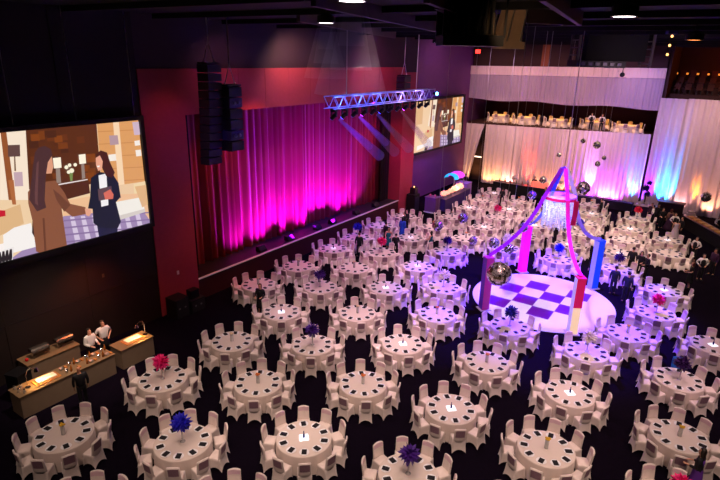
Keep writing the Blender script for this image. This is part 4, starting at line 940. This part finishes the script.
# ------------------------------------------------------------------ people
def skin_mesh(name, chains, mats, sub=1):
    """one continuous surface grown over joined edge chains; chains: lists of (key or None, (x,y,z), r)"""
    bm = bmesh.new(); lay = bm.verts.layers.skin.verify(); keys = {}; first = True
    for ch in chains:
        prev = None
        for k, p, r in ch:
            v = keys.get(k) if k else None
            if v is None:
                v = bm.verts.new(p); rr = r if isinstance(r, tuple) else (r, r); v[lay].radius = rr; v[lay].use_root = first; first = False
                if k: keys[k] = v
            if prev is not None and bm.edges.get((prev, v)) is None: bm.edges.new((prev, v))
            prev = v
    me = bpy.data.meshes.new(name+'_skeleton'); bm.to_mesh(me); bm.free()
    o = bpy.data.objects.new(name+'_skeleton', me); COL.objects.link(o)
    o.modifiers.new('s', 'SKIN').use_smooth_shade = True
    u = o.modifiers.new('u', 'SUBSURF'); u.levels = sub; u.render_levels = sub
    dg = bpy.context.evaluated_depsgraph_get(); dg.update()
    out = bpy.data.meshes.new_from_object(o.evaluated_get(dg)); out.name = name
    bpy.data.objects.remove(o); bpy.data.meshes.remove(me)
    out.materials.clear()
    for m_ in mats: out.materials.append(m_)
    out.polygons.foreach_set('material_index', [0]*len(out.polygons)); return out
def limbs(pose):
    A = {}
    for s in (1, -1):
        sh = (.185*s, 0, 1.40)
        if pose == 'serve': el, wr = (.25*s, .0, 1.13), (.17*s, .24, 1.08)
        elif pose == 'carry': el, wr = ((.25*s, -.02, 1.13), (.20*s, .22, 1.16)) if s == 1 else ((.24*s, -.03, 1.12), (.22*s, .07, .89))
        elif pose == 'hip': el, wr = (.33*s, -.06, 1.16), (.20*s, .06, 1.02)
        else: el, wr = (.245*s, -.02, 1.13), (.235*s, .05, .89)
        A[s] = (Vector(sh), Vector(el), Vector(wr))
    return A
def fig(pose, sit=False):
    A = limbs(pose); st = .05 if pose == 'stand' else 0
    ch = [[('pel', (0, 0, .95), (.125, .09)), ('wai', (0, .0, 1.1), (.11, .08)), ('che', (0, .01, 1.3), (.135, .09)), ('nkb', (0, .0, 1.43), (.06, .055)), ('nk', (0, .01, 1.49), .05), ('hd0', (0, .025, 1.55), (.07, .075)), ('hd1', (0, .022, 1.635), (.078, .095)), ('hd2', (0, .015, 1.70), (.06, .07))],
          [('hd0', None, 0), (None, (0, .125, 1.60), .014)]]
    ch[1][0] = ('hd0', (0, .025, 1.55), .07)
    sl = []
    for s in (1, -1):
        sh, el, wr = A[s]
        ch.append([('che', (0, .01, 1.3), .1), ('sh%d' % s, sh, .066), ('el%d' % s, el, .043), ('wr%d' % s, wr, .03), ('pa%d' % s, wr+(wr-el).normalized()*.07, (.036, .02))])
        d = (wr-el).normalized(); side = Vector((0, 1, 0)) if abs(d.z) > .7 else Vector((1, 0, 0)); pa = wr+d*.07
        cu = d.cross(side).normalized()*s
        for i, (off, L) in enumerate(((-.028, .075), (-.01, .09), (.01, .083), (.028, .065))):
            b0 = pa+side*off+d*.03; ch.append([('pa%d' % s, pa, .03), (None, b0, .010), (None, b0+d*L*.5+cu*.006, .009), (None, b0+d*L*.9+cu*.022, .007)])
        ch.append([('pa%d' % s, pa, .03), (None, pa-d*.02+side*.045, .011), (None, pa+d*.03+side*.06, .008)])
        hip = Vector((.095*s, 0, .90)); kn = Vector((.10*s, .02+st*s, .50)); an = Vector((.105*s, -.02+st*s, .09)); toe = Vector((.12*s, .14+st*s, .045))
        ch.append([('pel', (0, 0, .95), .1), ('hip%d' % s, hip, .08), ('kn%d' % s, kn, .058), ('an%d' % s, an, .042), (None, toe, (.042, .035))])
        sl.append((sh, el, wr, hip, kn, an, toe))
    return ch, sl
POSES = {}
def pose_set(pose):
    if pose in POSES: return POSES[pose]
    ch, sl = fig(pose); D = {}
    bodym = skin_mesh('person', ch, [skin_m, eye_m])
    e = MB(); e.mi = 1
    for s in (1, -1): e.ball((.032*s, .104, 1.63), .012, 6, 4)
    e.box(-.025, .025, .088, .1, 1.558, 1.566)
    bm = bmesh.new(); bm.from_mesh(bodym); em = e.mesh('e', [skin_m, eye_m]); bm.from_mesh(em); bm.to_mesh(bodym); bm.free(); D['body'] = bodym
    def torso(r, sleeves, low=.84):
        c = [[('pel', (0, 0, low), (.185+r, .145+r)), ('wai', (0, 0, 1.08), (.16+r, .125+r)), ('che', (0, .01, 1.3), (.185+r, .135+r)), ('nkb', (0, .0, 1.44), (.08+r*.5, .078+r*.5))]]
        for s, (sh, el, wr, *_x) in zip((1, -1), sl):
            lastp = wr if sleeves == 'long' else el+(wr-el)*.12
            c.append([('che', (0, .01, 1.3), .1), ('a%d' % s, sh, .078), ('b%d' % s, el, .056), (None, lastp-(wr-el).normalized()*.02, .044)] if sleeves == 'long' else [('che', (0, .01, 1.3), .1), ('a%d' % s, sh, .08), (None, sh+(el-sh)*.75, .062)])
        return c
    D['jacket'] = skin_mesh('jacket', torso(.014, 'long'), [black]); D['shirt'] = skin_mesh('shirt', torso(.012, 'short', .9), [black])
    D['waistcoat'] = skin_mesh('waistcoat', torso(.03, '', .86)[:1], [black])
    c = [[('pel', (0, 0, 1.0), (.17, .13)), ('pel2', (0, 0, .9), (.17, .135))]]
    for s, (sh, el, wr, hip, kn, an, toe) in zip((1, -1), sl): c.append([('pel2', (0, 0, .9), .1), ('h%d' % s, hip-Vector((0, 0, .05)), .1), ('k%d' % s, kn, .075), (None, an+Vector((0, 0, .03)), .065)])
    D['trousers'] = skin_mesh('trousers', c, [black])
    for s, (sh, el, wr, hip, kn, an, toe) in zip((1, -1), sl): pass
    sh_ = MB()
    for s, (sh, el, wr, hip, kn, an, toe) in zip((1, -1), sl):
        sh_.tube([(an.x, an.y-.06, .05), (an.x, an.y, .055), (toe.x, toe.y-.02, .045), (toe.x, toe.y+.06, .035)], [.045, .056, .052, .03], 10)
    D['shoes'] = sh_.mesh('shoes', black_gloss)
    d = MB(); d.lathe([(.125, 1.36), (.165, 1.3), (.15, 1.16), (.142, 1.08), (.185, .92), (.21, .7), (.24, .5), (.26, .42)], 20); 
    D['dress'] = d.mesh('dress', black)
    for me in (D['dress'],):
        for v in me.vertices: v.co.y *= .78; 
    d = MB(); d.lathe([(.125, 1.36), (.165, 1.3), (.15, 1.16), (.14, 1.08), (.19, .92), (.25, .6), (.36, .2), (.42, .02)], 24, wave=lambda i, a: .012*max(0, i-3)*math.sin(9*a)); D['gown'] = d.mesh('gown', black)
    h = MB(); h.ball((0, .004, 1.655), .098, 16, 10, 1.08); me = h.mesh('hair', hair_m)
    bm = bmesh.new(); bm.from_mesh(me); bmesh.ops.delete(bm, geom=[v for v in bm.verts if v.co.y > .055 and v.co.z < 1.70 or v.co.z < 1.585], context='VERTS'); bm.to_mesh(me); bm.free(); D['hair'] = me
    h = MB(); h.ball((0, -.005, 1.655), .104, 16, 10, 1.08); h2_ = h.mesh('long_hair', hair_m)
    bm = bmesh.new(); bm.from_mesh(h2_); bmesh.ops.delete(bm, geom=[v for v in bm.verts if v.co.y > .05 and v.co.z < 1.70], context='VERTS')
    for v in bm.verts:
        if v.co.z < 1.62: v.co.z -= (1.62-v.co.z)*2.6; v.co.y -= .012
    bm.to_mesh(h2_); bm.free(); D['long_hair'] = h2_
    a = MB(); a.lathe([(.155, 1.02), (.175, .95), (.19, .75), (.2, .5)], 18); 
    ap = a.mesh('apron', black)
    for v in ap.vertices: v.co.y *= .8
    D['apron'] = ap
    POSES[pose] = D; return D
TXY = [room(t_[1], t_[2]) for t_ in T]; PXY = []
PC = dict(black=(16, 14, 20), navy=(24, 24, 52), white=(242, 236, 232), blue=(20, 70, 190), teal=(14, 110, 130), red=(150, 30, 50), silver=(196, 180, 190), grey=(70, 66, 72), purple=(96, 44, 150), plum=(60, 26, 60), pink=(220, 130, 140), tan=(150, 110, 90))
def cm(c): return mat('cloth_'+c, PC[c], .7)
def person(px, py, facing, pose, wear, lab, hgt=1.0, hair='hair', hcol=None, skin=None, z0=0, pos=None, group=None):
    D = pose_set(pose)
    if pos is None: q = at(px, py, 1.735*hgt+z0); pos = (q.x, q.y)
    pos = Vector(pos[:2])
    if z0 == 0:
        for _ in range(60):
            mv = Vector((0, 0))
            for (tx, ty) in TXY:
                d = pos-Vector((tx, ty)); L = d.length
                if L < 1.74: mv += d/max(L, .05)*(1.75-L)*.6
            for (ox, oy) in PXY:
                d = pos-Vector((ox, oy)); L = d.length
                if L < .58: mv += d/max(L, .05)*(.6-L)*.6
            if mv.length < 1e-4: break
            pos = pos+mv
        PXY.append((pos.x, pos.y))
    r = link('person', D['body'], None, (pos[0], pos[1], z0), facing); r.scale = (hgt,)*3; tag(r, lab, 'person', group)
    r.material_slots[0].link = 'OBJECT'; r.material_slots[0].material = skin or skin_m
    for part, c in wear:
        o = link(part, D[part], r); o.material_slots[0].link = 'OBJECT'; o.material_slots[0].material = cm(c)
    if hair:
        o = link('hair', D[hair], r); o.material_slots[0].link = 'OBJECT'; o.material_slots[0].material = hcol or hair_m
    return r
SUIT = [('jacket', 'black'), ('trousers', 'black'), ('shoes', 'black')]
WAIT = [('jacket', 'white'), ('waistcoat', 'black'), ('trousers', 'black'), ('shoes', 'black')]
def face(d): return math.radians(d)      # 0 faces the far wall, 180 the camera end, 90 the stage wall
person(0, 0, face(-80), 'serve', [('jacket', 'white'), ('trousers', 'black'), ('apron', 'black'), ('shoes', 'black')], 'chef in white jacket carving at the counter, looking down', 1.03, pos=at(88, 328.5, 1.8))
person(0, 0, face(-95), 'hip', [('shirt', 'white'), ('trousers', 'black'), ('apron', 'black'), ('shoes', 'black')], 'chef in white shirt standing behind, hands on hips', 1.06, pos=at(101.5, 320.5, 1.84))
person(0, 0, face(70), 'stand', SUIT, 'bald man in black suit facing the carving counter', 1.0, hair=None, skin=skin2_m, pos=at(78, 366.5, 1.735))
person(264, 286, face(200), 'serve', [('jacket', 'black'), ('dress', 'black'), ('shoes', 'black')], 'woman in black dress standing between tables near the stage corner', .97, hair='long_hair', hcol=hair2_m)
person(359, 233, face(20), 'stand', SUIT, 'person in black with red-brown hair before the blue flower', 1.0, hcol=hair2_m)
person(386, 222, face(-30), 'stand', SUIT, 'person in black suit at left of the guest group', 1.0)
person(392, 227, face(200), 'serve', [('dress', 'teal'), ('shoes', 'black')], 'woman in teal dress in the guest group', .97, hair='long_hair')
person(404, 218, face(0), 'stand', [('jacket', 'blue'), ('dress', 'blue'), ('shoes', 'black')], 'woman in bright blue dress seen from behind', 1.0, hair='long_hair')
person(411, 220, face(160), 'serve', [('jacket', 'black'), ('trousers', 'black'), ('shoes', 'black')], 'man in black suit right of the blue dress', 1.0, pos=room(3.55, 39.9))
person(416, 219, face(120), 'stand', SUIT, 'taller man in black at right of the guest group', 1.05, pos=room(3.3, 38.75))
person(418, 228, face(90), 'serve', [('dress', 'teal'), ('shoes', 'black')], 'woman in teal at the right end of the guest group', .93, hair='long_hair')
person(395.5, 234, face(30), 'serve', SUIT, 'person in black bending by the pink flower table', .9)
person(626.5, 244, face(0), 'stand', SUIT, 'tall dark figure right of the blue pillar, farthest of the group', 1.03)
person(606, 255, face(40), 'stand', SUIT, 'dark figure at the left of the group by the blue pillar', .98)
person(617, 266, face(10), 'stand', [('jacket', 'navy'), ('trousers', 'navy'), ('shoes', 'black')], 'man in navy suit by the plum flower table', 1.02)
person(630, 272, face(-10), 'stand', [('jacket', 'navy'), ('trousers', 'black'), ('shoes', 'black')], 'man in dark suit nearest the dance floor at right', 1.06)
person(636, 251, face(170), 'serve', SUIT, 'woman in black facing left, behind the navy suit', .97, hair='long_hair')
person(642, 253, face(120), 'serve', SUIT, 'man in black at the right of the standing group', 1.0)
person(694, 262, face(100), 'serve', [('shirt', 'black'), ('dress', 'black'), ('shoes', 'black')], 'woman in black with red hair and bare legs at right', .98, hair='long_hair', hcol=hair2_m)
person(698, 237, face(150), 'hip', WAIT, 'waiter in black waistcoat and white sleeves by the buffet', 1.0)
person(705, 254, face(200), 'hip', WAIT, 'nearer waiter in black waistcoat and white sleeves at right', 1.0)
person(717, 249, face(140), 'stand', [('jacket', 'plum'), ('trousers', 'black'), ('shoes', 'black')], 'man in plum jacket at the right edge', 1.03, skin=skin2_m)
person(648, 206, face(90), 'hip', WAIT, 'waiter with white sleeve near the blue-lit drape', 1.0)
person(653, 203, face(180), 'stand', [('jacket', 'plum'), ('trousers', 'black'), ('shoes', 'black')], 'man in plum jacket before the violet drape', 1.0)
person(658.5, 204, face(160), 'stand', SUIT, 'man in black suit before the cyan drape', 1.02, skin=skin2_m)
person(664, 208, face(200), 'serve', SUIT, 'person in black right of the cyan drape', 1.0)
person(669.5, 209, face(20), 'stand', [('jacket', 'tan'), ('gown', 'plum'), ('shoes', 'black')], 'woman in plum gown seen from behind by the bar', .98, hair='long_hair', hcol=hair2_m)
person(676.5, 213, face(200), 'hip', WAIT, 'waiter in white sleeves behind the silver gown', 1.0)
person(678, 219, face(10), 'stand', [('gown', 'silver'), ('shoes', 'black')], 'woman in silver gown near the right bar', .95, hair='long_hair')
person(683.5, 217, face(120), 'stand', SUIT, 'man in black right of the silver gown', 1.0)
person(713, 217, face(200), 'serve', [('jacket', 'white'), ('waistcoat', 'black'), ('trousers', 'black'), ('shoes', 'black')], 'server in white sleeves bending over the gold trays', .97, pos=(.95, 49.0))
person(719, 220, face(180), 'serve', [('jacket', 'white'), ('trousers', 'black'), ('shoes', 'black')], 'chef in white behind the right buffet, at edge', 1.0, skin=skin2_m, pos=(1.95, 47.6))
person(0, 0, face(180), 'stand', SUIT, 'dark figure behind the long far bar', 1.0, pos=(-14.9, 53.9))
person(546, 187, face(150), 'stand', SUIT, 'dark figure standing left of the crystal canopy', 1.1)
person(595.5, 196, face(90), 'serve', SUIT, 'dark figure before the bright violet drape', 1.0)
person(473, 175, face(180), 'stand', SUIT, 'dark figure by the gap in the tied-back drape', 1.0, pos=(-20.9, 50.6))
person(507, 188, face(0), 'stand', SUIT, 'dark figure between the back tables', .95)
bz = BALC_Z
q1 = on_y(592, 122, 56.6); q2 = on_y(598.5, 122, 56.6)
person(0, 0, face(180), 'hip', WAIT, 'person with pale sleeves on the balcony, left of the pair', 1.0, z0=bz, pos=(q1.x, 56.25))
person(0, 0, face(180), 'hip', WAIT, 'person with pale sleeves on the balcony, right of the pair', .97, z0=bz, pos=(q2.x+.35, 56.25))
person(704, 449, face(75), 'serve', [('jacket', 'black'), ('dress', 'purple'), ('shoes', 'black')], 'person in purple and black leaning to the lower right table', 1.0, hair='long_hair')
# ------------------------------------------------------------------ light
W = bpy.data.worlds.new('dark_hall'); S.world = W; W.use_nodes = True
W.node_tree.nodes['Background'].inputs[0].default_value = (.30, .18, .30, 1); W.node_tree.nodes['Background'].inputs[1].default_value = .004
def spot(name, loc, tgt, power, col, ang, blend=.6, size=.15):
    d = bpy.data.lights.new(name, 'SPOT'); d.energy = power; c = srgb(*col); d.color = c[:3]; d.spot_size = math.radians(ang); d.spot_blend = blend; d.shadow_soft_size = size
    o = bpy.data.objects.new(name, d); COL.objects.link(o); o.location = loc
    o.rotation_euler = (Vector(tgt)-Vector(loc)).to_track_quat('-Z', 'Y').to_euler(); return o
def point(name, loc, power, col, size=.1):
    d = bpy.data.lights.new(name, 'POINT'); d.energy = power; d.color = srgb(*col)[:3]; d.shadow_soft_size = size
    o = bpy.data.objects.new(name, d); COL.objects.link(o); o.location = loc; return o
WARM = (255, 218, 200); ROSE = (255, 204, 220); VIO = (216, 170, 255)
GR = [(-14, 6, WARM, .8), (-14, 14, WARM, .9), (-14, 22, ROSE, .9), (-15, 30, ROSE, .95), (-16, 38, ROSE, 1.0), (-15, 46, ROSE, 1.1),
      (-6, 8, WARM, .95), (-6, 15, WARM, 1.0), (-7, 21, ROSE, .8), (-8, 37, ROSE, 1.1), (-8, 45, WARM, 1.2),
      (2, 10, WARM, .9), (2, 18, WARM, .9), (0, 26, ROSE, 1.0), (-1, 34, WARM, 1.1), (-2, 42, WARM, 1.1)]
for i, (x, y, c, k) in enumerate(GR):
    k *= 1.0 if y < 17 else (1.65 if x < -4 else 1.2)
    spot('table_spot', (x, y, 13.4), (x, y, 0), 1500*k, c, 74, .7, .5)
    spot('front_of_house_spot', (x+4.5, y-7.5, 13.6), (x, y, .5), 1900*k, c, 50, .8, .5)
# dance floor wash and its blue spill
spot('dance_floor_spot', (DX-1, DYF-6, 13.3), (DX, DYF, 0), 7500, (205, 185, 255), 29, .2, .3)
spot('dance_floor_spill', (DX+1, DYF+3, 13.3), (DX, DYF, 0), 38000, (84, 20, 255), 66, .45, .4)
point('canopy_glow', (CX, CY, CZ-.7), 60, (200, 210, 255), .2)
spot('canopy_fill_spot', (CX+3, CY-8, 13.4), (CX, CY, CZ+.5), 2600, (255, 225, 235), 15, .5, .2)  # last spot is an added fill that whitens the canopy, no fixture
# stage: footlights on the curtain, washes from the truss
for i, (y, k) in enumerate(((21.6, .35), (23.6, .9), (25.6, 1.2), (27.8, 1.2), (30.0, 1.2), (32.4, .9), (34.2, .35))):
    spot('stage_uplight', (-22.0, y, 1.32), (-23.6, y, 3.4), 4300*k, (165, 10, 255), 100, .9, .08)
spot('stage_red_wash', (-18.6, 23.5, 12.9), (-23.4, 19.6, 3.4), 2200, (255, 110, 50), 50, .8, .3)
spot('stage_red_wash', (-17.5, 36, 10.8), (-23.4, 37, 4), 1300, (255, 90, 90), 60, .8, .3)
spot('stage_magenta_wash', (-17.8, 28, 10.2), (-23.4, 27.5, 4), 1300, (170, 20, 255), 75, .9, .3)
spot('stage_floor_blue', (-19.5, 31, 11.5), (-22.6, 31, 1), 2500, (60, 30, 255), 70, .8, .3)
spot('band_wash', (-19.6, 24.5, 13.7), (-21.9, 25.5, 11.2), 700, (255, 190, 175), 120, .9, .2)
spot('band_wash', (-19.6, 19.5, 13.7), (-21.9, 20, 10.8), 120, (255, 150, 140), 110, .9, .2)
spot('band_wash', (-19.0, 33, 13.7), (-21.9, 34, 10.8), 480, (255, 120, 190), 120, .9, .2)
spot('array_violet', (-14, 13, 11), (-20.2, 16.6, 9), 420, (90, 60, 255), 30, .8, .3)
spot('far_screen_wash', (-18, 45, 12.5), (-23.3, 47, 4), 3200, (80, 40, 255), 70, .9, .3)
spot('far_plum_wash', (-18, 41, 10), (-23.3, 43, 3), 1200, (255, 40, 160), 50, .9, .3)
spot('far_wall_top', (-19, 46, 13.8), (-23.3, 47, 11), 260, (255, 190, 230), 110, .9, .3)
spot('pillar_wash', (-18.5, 37.5, 9), (-21.9, 39.8, 4), 900, (230, 50, 230), 45, .9, .3)
spot('left_wall_warm', (-17.2, 9.2, 9.5), (-20.5, 9.6, .9), 2500, (255, 226, 205), 50, .9, .3)
spot('left_floor_warm', (-20.2, 11.5, 4.2), (-21.9, 11.5, .6), 220, (255, 120, 70), 130, .9, .3)
spot('left_panel_red', (-18.8, 16.3, 12.9), (-21.9, 16.2, 7), 170, (255, 110, 110), 70, .9, .3)
for q in LAMPS: spot('heat_lamp_light', q, (q.x, q.y, 0), 60, (255, 190, 110), 120, .6, .04)
for yy in (.6, 2.5, 4.5, 7, 9.5, 12, 14.5, 16.5):
    if yy < TL: point('truss_glow', (-16.95, t0.y+yy, TZ+.05), 60, (70, 100, 255) if yy < 5 or yy > 13 else (170, 140, 255), .08)
point('bar_glow', (-19.0, 44.6, 2.0), 90, (255, 190, 170))
# drapes: uplights along the foot of the far wall
def up(px, col, p, ang=40, z=5, y0=DY-1.0, zz=.35, x=None, tz=None):
    xx = on_y(px, 190, DY).x if x is None else x
    spot('drape_uplight', (xx, y0, zz), (xx, DY, tz or z), p*2.6, col, ang, .7, .08)
UP = dict(y0=DY-.62, z=2.4, zz=.15)
for px, c, p, a_ in ((472, (255, 190, 110), 80, 140), (487, (255, 180, 110), 75, 140), (497, (255, 175, 95), 70, 140), (508, (255, 165, 140), 130, 140), (526, (255, 40, 40), 620, 40), (526.5, (255, 160, 100), 150, 26), (539, (255, 160, 105), 70, 140), (551, (255, 160, 100), 75, 140), (564, (255, 150, 100), 85, 135),
                     (588, (215, 150, 255), 1300, 36), (590, (150, 30, 255), 520, 135), (604, (245, 120, 220), 200, 135), (615, (220, 80, 255), 300, 135), (626, (90, 60, 255), 420, 50), (633, (70, 160, 255), 950, 44), (641, (120, 50, 255), 420, 50)):
    up(px, c, p, a_, **UP)
UP = dict(y0=DY-1.1, z=3.2, zz=.15)
for px, c, p, a_ in ((650, (170, 40, 255), 800, 30), (661, (20, 110, 255), 3400, 38), (669, (40, 170, 255), 1500, 34), (696, (255, 150, 10), 900, 18), (712, (255, 175, 125), 170, 90), (683, (255, 180, 170), 120, 90)):
    up(px, c, p, a_, **UP)
for x in (-20, -15, -10): spot('valance_spot', (x, 48.5, 13.6), (x, DY, 9.5), 1100, (255, 200, 205), 80, .9, .3); spot('drape_front_spot', (x, 47, 13.6), (x, DY, 3.5), 3000, (255, 200, 178), 50, .9, .3)
spot('valance_spot', (-6, 48.5, 13.6), (-6.5, DY, 9), 1300, (215, 180, 255), 70, .9, .3); spot('valance_spot', (0, 47, 13), (0, DY, 6), 3200, (255, 205, 195), 75, .9, .3)
for (x, y) in BT: spot('balcony_spot', (x, y-.4, 8.9), (x, y, 7), 330, (255, 175, 70), 95, .7, .1)
point('gallery_glow', (1.5, 58.5, 12.6), 300, (255, 120, 50), .3)
for c in CL: spot('downlight', (c.x, c.y, c.z-.05), (c.x, c.y, 0), 200, (255, 225, 220), 90, .8, .2)
spot('ceiling_wash', (-12, 22, 12.2), (-14, 30, 14.3), 320, (220, 170, 220), 150, .9, .4)
spot('ceiling_wash', (-4, 32, 12.2), (-6, 40, 14.3), 320, (220, 180, 200), 150, .9, .4)
q = EYE+ray(512, 25)*16; spot('cream_panel_fill', EYE+ray(520, 40)*11, q, 160, (255, 205, 160), 30, .8, .1)  # added fill in mid-air to brighten the cream panel, not a lamp of the rig
for y_, p_ in ((47, 3200),): spot('lower_drape_wash', (-8, y_, 13.6), (-10, DY, 2.5), p_*.4, (255, 190, 205), 45, .9, .3)
# haze caught in the beams under the truss and below two downlights
def beam(name, lab, a, d, L, r0, r1, col, dens, power):
    d = d.normalized(); o = None
    for k, (fl, fr) in enumerate(((1, 1), (.72, .7), (.45, .55))):        # the haze is thicker along the axis and near the lamp
        m = MB(); m.tube([d*(.02*k), d*(L*fl)], [r0*fr, (r0+(r1-r0)*fl)*fr], 24)
        mm = bpy.data.materials.new('haze'); mm.use_nodes = True; n = mm.node_tree.nodes; n.clear()
        out = n.new('ShaderNodeOutputMaterial'); sc_ = n.new('ShaderNodeVolumeScatter'); sc_.inputs['Color'].default_value = (1, 1, 1, 1); sc_.inputs['Density'].default_value = dens
        mm.node_tree.links.new(sc_.outputs[0], out.inputs['Volume'])
        q = m.build(name if k == 0 else 'haze_core', mm, o, a if k == 0 else (0, 0, 0))
        if k == 0: o = tag(q, lab, 'haze', 'haze beams', 'stuff')
    if power: spot('beam_light', a+d*.02, a+d*(L+1), power, col, 2*math.degrees(math.atan2(r1*1.1, L)), .5, .03)
for (q, hot, c) in HEADS:
    if hot: beam('haze_beam', 'shaft of coloured haze under the stage truss', q+Vector((-.16, 0, -.16)), Vector((-.12, .9, -.46)), 6.2, .09, .34, c, .045, 5000)
for c in (CL[0], CL[4]): beam('ceiling_haze', 'soft cone of pale haze under a ceiling downlight', c+Vector((0, 0, -.06)), Vector((0, 0, -1)), 1.7, .28, .75, (255, 226, 220), .0035, 420)
vs = S.view_settings; vs.view_transform = 'Standard'; vs.look = 'None'; vs.gamma = 1; vs.exposure = 0; vs.use_curve_mapping = False
S.cycles.use_denoising = True
S.cycles.max_bounces = 6
